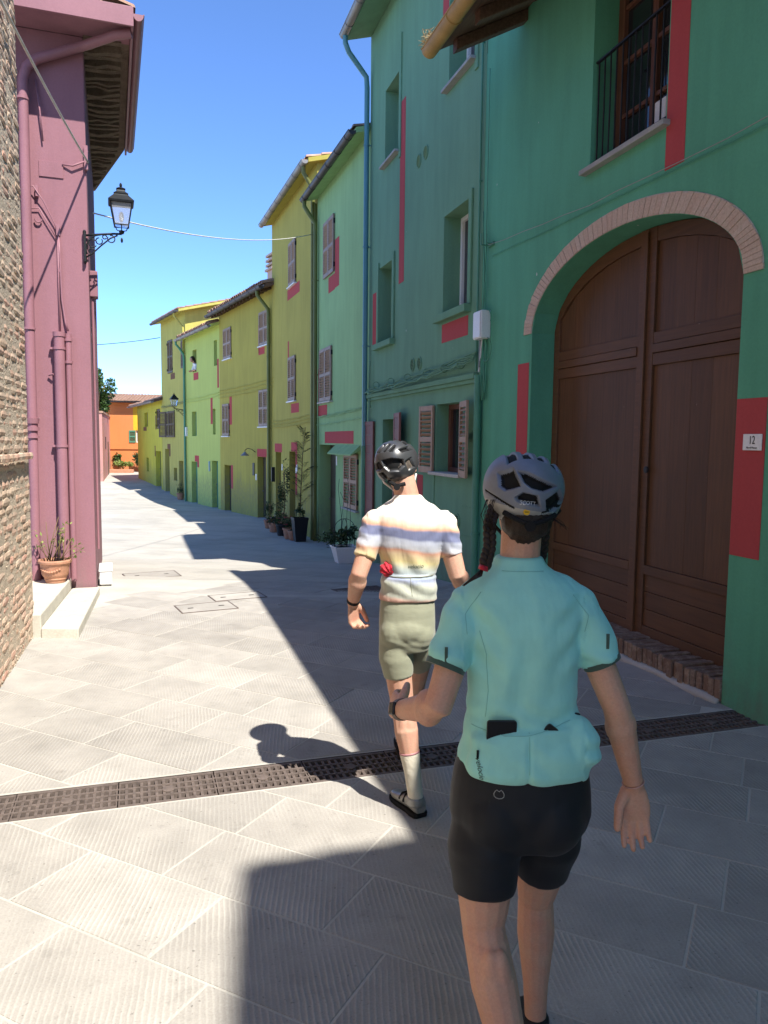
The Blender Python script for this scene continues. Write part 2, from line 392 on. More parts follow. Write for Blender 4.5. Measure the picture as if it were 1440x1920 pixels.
# individual stone slabs, laid askew to the street
E1 = Vector((math.sin(R(117)), math.cos(R(117)))); E2 = Vector((math.sin(R(27)), math.cos(R(27))))
rs = random.Random(5); nslab = 0
for k in range(-4, 26):
    v0 = 1.93+.425*k; w = -7.0+rs.random()*.7
    while w < 7:
        ln = rs.choice((.55,.62,.68,.74,.8,.86)); a, b = w+.004, w+ln-.004; w += ln
        g0, g1 = v0+.005, v0+.425-.005
        q = [E1*a+E2*g0, E1*b+E2*g0, E1*b+E2*g1, E1*a+E2*g1]; q = [(p.x, p.y) for p in q]
        cy = sum(p[1] for p in q)/4
        if cy < .7 or cy > 10.6: continue
        q = clip(q, .959, .284, .959*2.42+.284*5.39-.004)                 # gate house wall
        if len(q) > 2: q = clip(q, -.961, -.277, -(.961*-3.30+.277*7.09)) # brick wall
        if len(q) > 2: q = clip(q, 0, 1, YN-.03)
        if len(q) < 3: continue
        for part in (clip(q, DM.x, DM.y, D_LO-.018), clip(q, -DM.x, -DM.y, -D_HI-.018)):
            if len(part) < 3 or abs(area(part)) < .012: continue
            if area(part) < 0: part = part[::-1]
            cx, cy = sum(p[0] for p in part)/len(part), sum(p[1] for p in part)/len(part)
            tz, ty, tx = rs.uniform(-.0012,.0012), rs.uniform(-.002,.002), rs.uniform(-.002,.002)
            top, mid, bot = [], [], []
            for (x, y) in part:
                dx, dy = x-cx, y-cy; d = max(math.hypot(dx, dy), .01); z = ground_z(y)-ground_z(cy)+tz+tx*dx+ty*dy
                j = rs.uniform(.002,.005)
                top.append((dx-dx/d*j, dy-dy/d*j, z)); mid.append((dx, dy, z-.0035)); bot.append((dx, dy, z-.02))
            mb = MB(); mb.loft([bot, mid, top]); o = mb.build('slab', M['slab'], street); o.location = (cx, cy, ground_z(cy)); nslab += 1
print('slabs', nslab)

# drain channel with cast-iron grates
rzD = math.atan2(DE.y, DE.x)
drain = thing('drain_channel', 'long rusty cast-iron drain grating crossing the whole street', 'drain', (DM.x*(D_LO+D_HI)/2, DM.y*(D_LO+D_HI)/2, 0), rzD)
mb = MB()
mb.box(-1.9,4.4,-.165,-.155,-.3,-.004).box(-1.9,4.4,.155,.165,-.3,-.004).box(-1.9,4.4,-.155,.155,-.32,-.3)
mb.build('channel', M['trench'], drain)
g = MB(); W2 = .150; GL = .494
for y0, y1 in ((-W2,-.126),(.126,W2)): g.box(0,GL,y0,y1,-.04,-.003)
ys3 = [-.126+(.252)*i/4 for i in (1,2,3)]
for y in ys3: g.box(0,GL,y-.009,y+.009,-.036,-.004)
for i in range(14):
    x = GL*i/13; x0, x1 = max(0,x-.0075), min(GL,x+.0075)
    g.box(x0,x1,-.126,.126,-.034,-.0065)
    for y in ys3: g.lathe([(.0095,-.006),(.0075,-.0015)], 6, (x0/2+x1/2,y,0))
g.lathe([(.034,-.03),(.034,-.0025),(.03,-.001)], 14, (.25,.0,0))
g.lathe([(.016,-.01),(.016,-.001),(.009,-.001),(.009,-.01)], 10, (.13,-.137,0)); g.lathe([(.016,-.01),(.016,-.001),(.009,-.001),(.009,-.01)], 10, (.37,-.137,0))
gme = None
for k in range(-2, 10):
    if gme is None: o = g.build('grate', M['castiron'], drain); gme = o.data
    else: o = link('grate', gme, drain)
    o.location = (-.63+.5*k, 0, rs.uniform(-.002,.001))

# manhole covers: slab-filled frames with a thin iron edge
def cover(label, x, y, rz, sx, sy, infill):
    z = ground_z(y); t = thing('manhole_cover', label, 'manhole cover', (x, y, z+.002), rz, 'manhole covers let into the paving')
    f = MB(); a, b, e = sx/2, sy/2, .014
    f.box(-a,a,-b,-b+e,-.02,.004).box(-a,a,b-e,b,-.02,.004).box(-a,-a+e,-b+e,b-e,-.02,.004).box(a-e,a,-b+e,b-e,-.02,.004)
    f.build('frame', M['castiron'], t)
    MB().box(-a+e+.002,a-e-.002,-b+e+.002,b-e-.002,-.02,.003).build('cover_plate', infill, t)
    for s in (-1,1): MB().box(s*a*.55-.03,s*a*.55+.03,-.012,.012,.003,.0055).build('lift_hole', M['dark'], t)
cover('stone-filled manhole cover in the sunlit street, nearest of the three', -1.95, 8.35, R(27), .62, .42, M['slab'])
cover('stone-filled manhole cover in sun, just beyond the nearest one', -1.72, 8.95, R(27), .62, .36, M['slab'])
cover('stone-filled manhole cover beside the white planter on the left', -3.35, 11.0, R(27), .75, .5, M['slab'])
gt = thing('floor_grate', 'dark ribbed iron floor grate in shade left of the striped rider', 'grate', (-.28, 9.55, ground_z(9.55)+.003), R(27))
f = MB(); f.box(-.32,.32,-.2,-.18,-.03,.003).box(-.32,.32,.18,.2,-.03,.003).box(-.32,-.3,-.18,.18,-.03,.003).box(.3,.32,-.18,.18,-.03,.003)
for i in range(15): x = -.28+.04*i; f.box(x-.009,x+.009,-.18,.18,-.03,.002)
f.build('bars', M['castiron'], gt); MB().box(-.3,.3,-.18,.18,-.032,-.02).build('pit', M['trench'], gt)

# ================================================================ HOUSE BUILDING BLOCKS
def facade(mb, u0, u1, z0, z1, openings, mi=0):
    us = sorted({u0, u1, *[x for q in openings for x in q[:2]]}); zs = sorted({z0, z1, *[x for q in openings for x in q[2:4]]})
    us = [u for u in us if u0 <= u <= u1]; zs = [z for z in zs if z0 <= z <= z1]
    for a, b in zip(us, us[1:]):
        for c, d in zip(zs, zs[1:]):
            mu, mz = (a+b)/2, (c+d)/2
            if any(q[0] < mu < q[1] and q[2] < mz < q[3] for q in openings): continue
            mb.poly([(a,0,c),(a,0,d),(b,0,d),(b,0,c)], mi)
    for q in openings:
        a, b, c, d, r = q[:5]
        if r is None: continue
        mb.poly([(a,0,c),(a,-r,c),(a,-r,d),(a,0,d)], mi); mb.poly([(b,0,c),(b,0,d),(b,-r,d),(b,-r,c)], mi)
        mb.poly([(a,0,d),(a,-r,d),(b,-r,d),(b,0,d)], mi); mb.poly([(a,0,c),(b,0,c),(b,-r,c),(a,-r,c)], mi)
def hull(mb, u0, u1, z0, zt, dep, ridge, mi=0):
    for u in (u0, u1): mb.poly([(u,0,z0),(u,0,zt),(u,-dep/2,ridge),(u,-dep,zt),(u,-dep,z0)], mi)
    mb.poly([(u0,-dep,z0),(u1,-dep,z0),(u1,-dep,zt),(u0,-dep,zt)], mi)
def tiles(mb, u0, u1, o0, z0, o1, z1, pitch=.21, step=.36, mi=0):
    # barrel tiles running up the slope from (o0,z0) to (o1,z1)
    L = math.hypot(o1-o0, z1-z0); n = max(1, int(L/step)); cols = int((u1-u0)/pitch); pw = (u1-u0)/cols
    so_, sz_ = (o1-o0)/L, (z1-z0)/L; no, nz = -sz_*(1 if so_ < 0 else -1), abs(so_)
    for c in range(cols):
        uc = u0+(c+.5)*pw; dz = random.uniform(-.008,.008)
        for k in range(n):
            rings = []
            for t, rr, lift in ((k*L/n-.03, .095, .022+dz), ((k+1)*L/n, .078, .004+dz)):
                ring = []
                for i in range(7):
                    a = math.pi*i/6; h = math.sin(a)*rr*.75+lift
                    ring.append((uc-math.cos(a)*rr, o0+so_*t+no*h, z0+sz_*t+nz*h))
                rings.append(ring)
            mb.loft(rings, mi, False, False)
            a = rings[0]; mb.poly(list(reversed(a)), mi)
def roof(root, u0, u1, ov, ge, pitch, dep, m_edge, m_soffit, gutter=None, gut_u=None, tile_rows=True, end_tiles=False, th=.10, gr=.065):
    mb = MB(); hz = ge+(ov+dep/2)*pitch
    A = [(ov,ge),(-dep/2,hz),(-dep/2,hz+th),(ov,ge+th)]
    mb.loft([[(u0,o,z) for o,z in A],[(u1,o,z) for o,z in A]])
    B = [(-dep-ov,ge),(-dep-ov,ge+th),(-dep/2-.002,hz+th),(-dep/2-.002,hz)]
    mb.loft([[(u0,o,z) for o,z in B],[(u1,o,z) for o,z in B]])
    r = mb.build('roof', m_soffit, root)
    if tile_rows:
        t = MB(); tiles(t, u0, u1, ov+.03, ge+th, -dep/2, hz+th); tiles(t, u0, u1, -dep-ov, ge+th, -dep/2, hz+th)
        tag(t.build('tile_field', M['tile'], r), kind='stuff')
    if end_tiles:
        n = int((u1-u0)/.21); me = None
        for i in range(n):
            if me is None:
                q = MB(); rg = []
                for x, rr in ((0,.1),(-.4,.085)):
                    rg.append([(math.cos(math.pi*k/6)*-rr, x, math.sin(math.pi*k/6)*rr*.8) for k in range(7)])
                q.loft(rg, 0, False, False)
                rg2 = [[(p[0]*.85, p[1], p[2]*.8-.002) for p in g_] for g_ in rg]; q.loft(rg2, 0, False, False)
                q.add(rg[0]+rg2[0], [(k, k+1, k+8, k+7) for k in range(6)])
                o = q.build('roof_tile', M['tile'], r); me = o.data
            else: o = link('roof_tile', me, r)
            o.location = (u0+(i+.5)*(u1-u0)/n, ov+.06+random.uniform(-.015,.015), ge+th+.04); o.rotation_euler = (-math.atan(pitch), random.uniform(-.05,.05), random.uniform(-.04,.04))
    if gutter:
        gu0, gu1 = gut_u or (u0, u1); q = MB(); n = 10; oc, zc = ov+gr*.9, ge+th*.45
        def ring(u, rr): return [(u, oc+rr*math.cos(math.pi+math.pi*i/n), zc+rr*math.sin(math.pi+math.pi*i/n)) for i in range(n+1)]
        out = [ring(gu0, gr), ring(gu1, gr)]; inn = [ring(gu0, gr-.006), ring(gu1, gr-.006)]
        q.loft(out, 0, False, False); q.loft(inn, 0, False, False)
        for a, b in ((out[0], inn[0]), (out[1], inn[1])): q.poly(a)
        q.tube([(gu0,oc+gr,zc),(gu1,oc+gr,zc)], .009, 6)
        u = gu0+.3
        while u < gu1-.1:
            q.tube([(u, oc+(gr+.004)*math.cos(math.pi*k/8+math.pi), zc+(gr+.004)*math.sin(math.pi*k/8+math.pi)) for k in range(9)], .006, 4); u += .75
        q.build('gutter', gutter, root, True, sharp=40)
    return r
def pipe(root, pts, r, m, name='downpipe', clamps=(), seg=12):
    q = MB(); q.tube(pts, r, seg)
    for z, u, o in clamps:
        q.tube([(u,o,z-.012),(u,o,z+.012)], r*1.22, seg); q.box(u-.008,u+.008,-.0,o,z-.008,z+.008)
    return q.build(name, m, root, True, sharp=50)
def window(root, u0, u1, z0, z1, rev, m_frame, bars=1, name='window', cross=0, fw_=.055):
    f = MB(); o0, o1 = -rev+.002, -rev+.055
    f.box(u0,u0+fw_,o0,o1,z0,z1).box(u1-fw_,u1,o0,o1,z0,z1).box(u0+fw_,u1-fw_,o0,o1,z0,z0+fw_).box(u0+fw_,u1-fw_,o0,o1,z1-fw_,z1)
    for i in range(1, bars+1):
        x = u0+(u1-u0)*i/(bars+1); f.box(x-.04,x+.04,o0,o1-.004,z0+fw_,z1-fw_)
    for i in range(1, cross+1):
        z = z0+(z1-z0)*i/(cross+1); f.box(u0+fw_,u1-fw_,o0,o1-.012,z-.018,z+.018)
    w = f.build(name, m_frame, root, bevel=.004)
    n = bars+1
    for i in range(n):
        a = u0+(u1-u0)*i/n+(.04 if i else fw_); b = u0+(u1-u0)*(i+1)/n-(.04 if i < n-1 else fw_)
        MB().box(a,b,-rev-.012,-rev-.002+.012,z0+fw_,z1-fw_).build('pane', M['glass'], w)
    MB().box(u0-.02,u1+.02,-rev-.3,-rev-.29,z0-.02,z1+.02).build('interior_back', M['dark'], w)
    return w
def sill(root, u0, u1, z, m, proud=.06, th=.04, rev=.1):
    return MB().box(u0,u1,-rev,proud,z-th,z).build('window_sill', m, root, bevel=.006)
def leaf(root, w, h, loc, rz, m, sep=False, th=.035, rails=(.5,), slat=.055, stile=.05, name='shutter', solid=False):
    f = MB(); f.box(0,stile,-th/2,th/2,0,h).box(w-stile,w,-th/2,th/2,0,h)
    zs = [0]+[h*r for r in rails]+[h]; rh = .075
    bands = []
    for i, z in enumerate(zs):
        a, b = (0, rh*1.2) if i == 0 else ((h-rh, h) if i == len(zs)-1 else (z-rh/2, z+rh/2))
        f.box(stile,w-stile,-th/2+.002,th/2-.002,a,b); bands.append((a, b))
    o = f.build(name, m, root, bevel=.003); o.location = loc; o.rotation_euler = (0,0,rz)
    me = None; s = MB()
    for (a0, a1), (b0, b1) in zip(bands, bands[1:]):
        if solid:
            n = max(1, int((b0-a1)/.16))
            for k in range(n):
                za, zb = a1+(b0-a1)*k/n, a1+(b0-a1)*(k+1)/n
                MB().box(stile,w-stile,-th/2+.008,th/2-.010,za+.002,zb-.002).build('board', m, o)
            continue
        n = max(2, int((b0-a1)/slat))
        for k in range(n):
            z = a1+(b0-a1)*(k+.5)/n; Mx = Matrix.Translation((w/2,0,z)) @ Matrix.Rotation(R(38), 4, 'X')
            if sep:
                if me is None:
                    q = MB(); q.obox(Matrix.Identity(4), w-2*stile-.002, .058, .008); so_ = q.build('slat', m, o); me = so_.data
                else: so_ = link('slat', me, o)
                so_.location = (w/2,0,z); so_.rotation_euler = (R(38),0,0)
            else: s.obox(Mx, w-2*stile-.002, .055, .008)
    if not sep and not solid: s.build('slats', m, o)
    return o
def shutters(root, u0, u1, z0, z1, m, sep=False, o=.028, slat=.055, sill_m=None):
    w = (u1-u0)/2-.003
    leaf(root, w, z1-z0, (u0,o,z0), 0, m, sep, slat=slat); leaf(root, w, z1-z0, (u0+w+.006,o,z0), 0, m, sep, slat=slat)
    hg = MB()
    for z in (z0+.15, z1-.15):
        for u in (u0-.02, u1+.005): hg.box(u,u+.018,.0,.04,z-.05,z+.05)
    hg.build('hinges', M['iron'], root)
    if sill_m: sill(root, u0-.06, u1+.06, z0-.012, sill_m, .08, .035, 0)
def patch(root, u0, u1, z0, z1, m=None, o=.004):
    return MB().box(u0,u1,-.003,o,z0,z1).build('painted_patch', m or M['red'], root)
def door(root, u0, u1, z0, z1, rev, m, panels=2):
    f = MB(); f.box(u0,u1,-rev-.01,-rev+.02,z0,z1); d = f.build('door', m, root)
    n = panels
    for i in range(n):
        a, b = z0+.1+(z1-z0-.1)*i/n, z0+(z1-z0)*(i+1)/n-.1
        MB().box(u0+.12,u1-.12,-rev+.02,-rev+.035,a+.02,b).build('door_panel', m, d, bevel=.006)
    MB().ell((u1-.07,-rev+.05,z0+1.0),.022,.03,.022,8,6).build('handle', M['greymetal'], d, True)
    return d
def hroot(name, label, p0, ang): return thing(name, label, 'house', (p0[0],p0[1],0), R(90+ang))
def wavy(a, b, n, sag, jit, seed):
    r = random.Random(seed); a, b = Vector(a), Vector(b); out = []
    for i in range(n+1):
        t = i/n; p = a.lerp(b, t); p.z -= sag*4*t*(1-t)
        if 0 < i < n: p.z += r.uniform(-jit, jit); p.y += r.uniform(0, jit*.6)
        out.append(p)
    return out
def vent(root, u, z, r=.085):
    q = MB(); seg = 18
    def ring(rr, o): return [(u+rr*math.cos(2*math.pi*k/seg), o, z+rr*math.sin(2*math.pi*k/seg)) for k in range(seg)]
    q.loft([ring(r,0), ring(r,.014), ring(r*.84,.014), ring(r*.84,.001)], 0, False)
    for k in range(-3, 4):
        zz = z+k*r*.22; hw = math.sqrt(max(.0001, (r*.85)**2-(k*r*.22)**2)); q.obox(Matrix.Translation((u,.006,zz)) @ Matrix.Rotation(R(35),4,'X'), hw*2, .018, .004)
    v = q.build('air_vent', M['B'], root)
    MB().loft([ring(r*.84,.0015)[::-1], ring(r*.84,.001)[::-1]]).build('vent_hole', M['dark'], v)
# ================================================================ HOUSE A: green house with the arched gate
A = hroot('house', 'dark green house with arched wooden gate and barred window, nearest on the right', (2.42,5.39), 16.5)
UC, AA, BB, SP = 1.51, 1.54, .70, 3.0
def zarch(u, a=AA, b=BB): t = max(0., 1-((u-UC)/a)**2); return SP+b*math.sqrt(t)
mb = MB(); ZB = -2.2
opsA = [(.90,2.0,4.33,6.2,.30), (UC-AA,UC+AA,ZB,3.78,None)]
facade(mb, -7.94, 4.40, ZB, 6.44, opsA)
n = 48
for i in range(n):
    a, b = UC-AA+2*AA*i/n, UC-AA+2*AA*(i+1)/n
    mb.poly([(a,0,zarch(a)),(a,0,3.78),(b,0,3.78),(b,0,zarch(b))]); mb.poly([(a,0,zarch(a)),(b,0,zarch(b)),(b,-.34,zarch(b)),(a,-.34,zarch(a))])
for u in (UC-AA, UC+AA): mb.poly([(u,0,ZB),(u,-.34,ZB),(u,-.34,SP),(u,0,SP)])
hull(mb, -7.94, 4.40, ZB, 6.44, 8, 8.6)
mb.build('wall', M['A'], A)
MB().box(3.5,4.395,-7.9,-.005,6.44,7.2).build('parapet', M['A'], A)
# arched brick surround
ar = MB()
def ept(t, a, b, o): return (UC+a*math.cos(t), o, SP+b*math.sin(t))
N = 66
ar.loft([[ept(math.pi*i/40, AA+.006, BB+.006, .0), ept(math.pi*i/40, AA+.006, BB+.006, .005), ept(math.pi*i/40, AA+.186, BB+.166, .005), ept(math.pi*i/40, AA+.186, BB+.166, 0)] for i in range(41)])
arch = ar.build('brick_arch', M['mortar'], A)
for i in range(N):
    jj = random.uniform(-.1,.1); t0, t1 = math.pi*(i+.03+max(0,jj)*.3)/N, math.pi*(i+.97+min(0,jj)*.3)/N; pr = random.uniform(.010,.0125); a0, b0 = AA+.004+random.uniform(0,.006), BB+.004; a1, b1 = AA+.18+random.uniform(-.008,.008), BB+.16+random.uniform(-.006,.006)
    q = MB(); q.loft([[ept(t0,a0,b0,o), ept(t1,a0,b0,o), ept(t1,a1,b1,o), ept(t0,a1,b1,o)] for o in (.0, pr)])
    q.build('brick', M['brick_arch'], arch, bevel=.0015)
# gate leaves
def gate(u0, u1, meet_hi):
    f = MB(); of, ob = -.262, -.33; st = .11
    def stile(a, b):
        top0, top1 = zarch(a)-.004, zarch(b)-.004
        f.add([(a,ob,.14),(b,ob,.14),(b,of,.14),(a,of,.14),(a,ob,top0),(b,ob,top1),(b,of,top1),(a,of,top0)], [(0,3,2,1),(4,5,6,7),(0,1,5,4),(1,2,6,5),(2,3,7,6),(3,0,4,7)])
    a_, b_ = u0+.004, u1-.004
    stile(a_, a_+st); stile(b_-st, b_)
    for z0, z1, oo in ((2.52,2.62,.0),(2.625,2.70,.012),(2.705,2.80,.0),(.70,.78,.004),(.14,.24,0)): f.box(a_+st,b_-st,ob,of-.003+oo,z0,z1)
    m = 10; c = [(a_+st)+(b_-a_-2*st)*i/m for i in range(m+1)]
    f.loft([[(u,ob,zarch(u)-.13),(u,of-.003,zarch(u)-.13),(u,of-.003,zarch(u)-.006),(u,ob,zarch(u)-.006)] for u in c])
    L = f.build('gate_leaf', M['gate_h'], A, bevel=.004)
    npl = 5; w = (b_-a_-2*st)/npl
    for i in range(npl):
        x0, x1 = a_+st+w*i+.0005, a_+st+w*(i+1)-.0005; d = random.uniform(-.0012,.0012)
        MB().box(x0,x1,ob,-.285+d,.782,2.518).build('plank', M['gate'], L, bevel=.001)
        t0, t1 = zarch(x0)-.132, zarch(x1)-.132
        q = MB(); o0, o1 = ob, -.285+d
        q.add([(x0,o0,2.803),(x1,o0,2.803),(x1,o1,2.803),(x0,o1,2.803),(x0,o0,t0),(x1,o0,t1),(x1,o1,t1),(x0,o1,t0)], [(0,3,2,1),(4,5,6,7),(0,1,5,4),(1,2,6,5),(2,3,7,6),(3,0,4,7)])
        q.build('plank', M['gate'], L, bevel=.001)
    for z0, z1 in ((.243,.39),(.394,.545),(.549,.697)): MB().box(a_+st+.001,b_-st-.001,ob,-.278+random.uniform(-.004,.003),z0,z1).build('board', M['gate_h'], L, bevel=.003)
    return L
gl = gate(-.03, 1.43, True); gate(1.43, 3.05, False)
MB().box(1.415,1.455,-.262,-.24,.15,3.66).build('meeting_strip', M['gate'], gl, bevel=.004)
q = MB(); q.lathe([(.03,0),(.03,.012),(.02,.014)],12,(0,0,0)); lk = q.build('lock_plate', M['iron'], gl, True, sharp=30); lk.location = (1.33,-.262,1.62); lk.rotation_euler = (R(-90),0,0)
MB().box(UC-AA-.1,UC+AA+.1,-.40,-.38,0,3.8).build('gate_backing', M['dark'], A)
# brick threshold
bs = MB().box(UC-AA+.002,UC+AA-.002,-.33,-.02,-.05,.135).build('brick_step', M['brick_mortar'], A)
nb = 46; w = 2*AA/nb
for i in range(nb):
    q = MB(); h = .165+random.uniform(-.012,.008); x0 = UC-AA+w*i+.004; pr = random.uniform(-.012,.012)
    q.box(x0, x0+w-.008, -.27, .015+pr, random.uniform(.0,.02), h); q.build('brick', M['brick_step'], bs, bevel=.007)
q = MB(); q.loft([[(u, .0, -.01), (u, .06+.02*math.sin(u*7), -.005), (u,.03,.025+.01*math.sin(u*11)), (u,.0,.04)] for u in [UC-AA+.01+i*.1 for i in range(31)]])
q.build('mortar_skirt', M['mortar'], bs, True)
# barred window
wA = window(A, .90, 2.0, 4.33, 6.2, .30, M['frame_wood'], 1, cross=3, fw_=.09)
sill(A, .84, 2.08, 4.345, M['sill'], .07, .045, .3)
rl = MB()
for z in (4.40, 5.27): rl.box(.905,1.995,-.055,-.025,z-.008,z+.008)
for i in range(12): u = .94+1.02*i/11; rl.tube([(u,-.04,4.41),(u+random.uniform(-.006,.006),-.04,4.85),(u,-.04,5.262)], .0085, 6)
rl.build('railing', M['iron'], A, True, sharp=40)
MB().box(1.05,1.2,-.2,-.1,4.35,4.62).build('window_box', M['whiteplastic'], A, bevel=.01)
for p in ((.655,.885,3.97,6.3),(3.10,3.36,1.55,2.70),(-.31,-.035,1.08,2.16)): patch(A, *p)
# eave with brown boards, rafters and ochre gutter
rA = roof(A, -7.9, 3.52, .93, 5.94, .52, 8, None, M['beam'], M['ochre'], (-7.9,3.62), end_tiles=False, th=.07, gr=.085)
for i in range(20):
    u = 3.40-.58*i
    q = MB(); q.loft([[(u-.06,o,z) for o,z in ((.80,5.885),(-.2,6.405),(-.2,6.525),(.80,6.005))],[(u+.06,o,z) for o,z in ((.80,5.885),(-.2,6.405),(-.2,6.525),(.80,6.005))]]); q.build('rafter', M['beam'], rA, bevel=.008)
rs = random.Random(3); st_ = MB()
for i in range(260):
    c = Vector((3.58+rs.gauss(0,.06), 1.0+rs.gauss(0,.045), 6.03+abs(rs.gauss(0,.04)))); d = Vector((rs.gauss(0,1),rs.gauss(0,1),rs.gauss(.1,.7))).normalized()*rs.uniform(.04,.11)
    st_.tube([c-d*.5, c+Vector((0,0,rs.uniform(-.01,.015))), c+d*.5], .0022, 3, caps=False)
nest = st_.build('straw_nest', M['straw'], None); nest.parent = None; nest.matrix_world = Matrix.Translation((2.42,5.39,0)) @ Matrix.Rotation(R(106.5),4,'Z')
tag(nest, 'dry straw nest poking out of the ochre gutter end', 'nest')
# cables on the front
cb = MB()
cb.tube(wavy((4.15,.04,4.17),(-3,.05,4.02),16,.14,.012,1), .0035, 5, 0); cb.tube(wavy((4.1,.012,4.03),(-3,.012,3.90),12,.03,.004,2), .004, 5, 1)
cb.build('cable', [M['sill'], M['A']], A, True)
cb = MB()
for k in range(6): cb.tube([(4.2+.035*math.sin(z*4+k*1.7)+.012*k, .03+.01*(k%3), z) for z in [2.35+.14*j for j in range(int(7+2*k))]], .007, 5, k % 2)
cb.tube([(4.24,.03,6.2-.3*j+.0) for j in range(8)], .005, 5, 1)
cb.tube(arc((4.15,.04,2.95),.14,20,300,14), .006, 5, 1); cb.tube(arc((4.12,.05,3.3),.11,-60,200,12), .006, 5, 0)
cb.build('cable_bundle', [M['A'], M['greenpipe']], A, True)
q = MB(); q.box(4.05,4.2,.0,.03,4.15,4.19).tube([(4.18,.0,4.17),(4.18,.12,4.17),(4.18,.12,4.30)],.01,6).tube([(4.08,.0,4.17),(4.08,.1,4.17),(4.08,.1,4.27)],.01,6); q.build('cable_bracket', M['greenpipe'], A)
mbx = MB(); mbx.box(4.12,4.36,.0,.125,3.08,3.41); jb = mbx.build('junction_box', M['whiteplastic'], A, bevel=.012)
MB().box(4.135,4.345,.127,.135,3.095,3.395).build('box_lid', M['whiteplastic'], jb, bevel=.004)
pipe(A, [(4.30,.05,3.08),(4.31,.05,2.75)], .016, M['greymetal'], 'conduit'); pipe(A, [(4.25,.05,3.08),(4.33,.05,2.7)], .012, M['offwhite'], 'conduit')
pipe(A, [(4.33,.06,2.66),(4.33,.06,-.4)], .045, M['greenpipe'], 'downpipe', [(2.0,4.33,.06),(.7,4.33,.06)])

# number plate
def text_mesh(body, size, extr=0.0):
    cu_ = bpy.data.curves.new('t', 'FONT'); cu_.body = body; cu_.size = size; cu_.align_x = 'CENTER'; cu_.align_y = 'CENTER'; cu_.extrude = extr
    to = bpy.data.objects.new('t', cu_); COL.objects.link(to)
    me = bpy.data.meshes.new_from_object(to.evaluated_get(bpy.context.evaluated_depsgraph_get()))
    bpy.data.objects.remove(to); return me
npl = thing('house_number_plate', 'small white house number 12 plate on the red patch', 'number plate', (0,0,0))
npl.matrix_world = A_m = Matrix.Translation((2.42,5.39,0)) @ Matrix.Rotation(R(106.5),4,'Z') @ Matrix.Translation((-.205,.006,1.865))
MB().box(-.085,.085,0,.008,-.055,.055).build('plate', M['white'], npl, bevel=.003)
ink = mat('black_ink', (.015,.015,.015), .6, bmp=0)
for body, size, z, st in (('12',.078,.012,.75),('Via di Mezzo',.019,-.037,1)):
    me = text_mesh(body, size, .0006); me.materials.clear(); me.materials.append(ink)
    for v in me.vertices: v.co = (-v.co.x*st, v.co.z+.0095, v.co.y+z)
    me.flip_normals(); link('lettering', me, npl)

# ================================================================ HOUSE N: tall neighbour whose shadow falls across the foreground
NB = hroot('house', 'tall green house just outside the picture on the right', (4.74,-2.12), 8)
mb = MB(); facade(mb, -16, 0, ZB, 10.2, [(-4,-3,1.2,2.6,.25),(-4,-3,4.6,6,.25),(-9,-8,4.6,6,.25),(-9,-8,-.1,2.2,.25)]); hull(mb, -16, 0, ZB, 10.2, 9, 11.6); mb.build('wall', M['B'], NB)
for q in ((-4,-3,1.2,2.6),(-4,-3,4.6,6),(-9,-8,4.6,6)): window(NB, *q, .25, M['frame_wood'])
door(NB, -9, -8, -.1, 2.2, .25, M['door_dark'])
roof(NB, -16, 0, .75, 10.0, .28, 9, None, M['soffit'], M['greymetal'])

# ================================================================ HOUSE B: tall blue-green house
B = hroot('house', 'tall blue-green house with deep windows and tan shutters beside the gate house', (1.17,9.62), 16.5)
opsB = [(3.51,4.28,6.54,7.78,.30),(3.72,4.55,3.56,4.88,.30),(.38,1.26,6.56,7.95,.30),(.42,1.35,3.59,4.92,.30),(.54,1.53,1.41,2.37,.24),(3.42,4.25,-.6,2.22,.30)]
mb = MB(); facade(mb, .004, 5.25, ZB, 9.12, opsB); hull(mb, .004, 5.25, ZB, 9.12, 9, 10.5); mb.build('wall', M['B'], B)
for q in opsB[:4]: window(B, *q[:4], .30, M['white'], 1)
window(B, *opsB[4][:4], .24, M['frame_wood'], 1, fw_=.07)
door(B, 3.42, 4.25, -.32, 2.22, .30, M['door_dark'])
sill(B, 3.44, 4.36, 6.545, M['sill'], .09, .04, .3); sill(B, .30, 1.34, 6.565, M['sill'], .09, .04, .3)
MB().box(3.60,4.72,-.02,.09,3.46,3.56).box(3.62,3.72,-.001,.03,3.56,4.98).box(4.55,4.65,-.001,.03,3.56,4.98).build('window_surround', M['B'], B, bevel=.008)
MB().box(.33,1.5,-.02,.10,3.49,3.59).box(.32,.42,-.001,.03,3.59,5.0).build('window_surround', M['B'], B, bevel=.008)
MB().box(3.36,3.46,-.001,.02,6.4,8.3).build('painted_band', M['B'], B); MB().box(.24,.34,-.001,.02,6.4,8.4).build('painted_band', M['B'], B)
sill(B, .46, 1.62, 1.415, M['stone'], .09, .045, .24)
w5 = (1.53-.54)/2
leaf(B, w5, .97, (1.56,.035,1.39), R(4), M['shutter_tan'], True, slat=.062)
leaf(B, w5, .97, (.50,.05,1.39), R(168), M['shutter_tan'], True, slat=.062)
leaf(B, .56, 2.5, (4.74,.03,-.30), R(6), M['leaf_red'], rails=(.33,), solid=True, name='door_shutter', stile=.07)
leaf(B, .56, 2.5, (3.40,.05,-.20), R(172), M['leaf_red'], rails=(.33,), solid=True, name='door_shutter', stile=.07)
for u, z in ((2.63,3.03),(2.30,3.02),(2.46,6.03),(2.15,6.05),(.66,.79)): vent(B, u, z, .10)
for p in ((3.14,3.40,4.40,7.24),(1.30,1.52,7.30,8.4),(.42,1.36,3.21,3.46),(4.72,4.97,3.55,4.51),(2.07,2.33,1.0,1.34)): patch(B, *p)
MB().box(.05,5.2,-.001,.07,2.63,2.70).box(.05,5.2,-.001,.045,2.58,2.63).build('string_course', M['B'], B, bevel=.008)
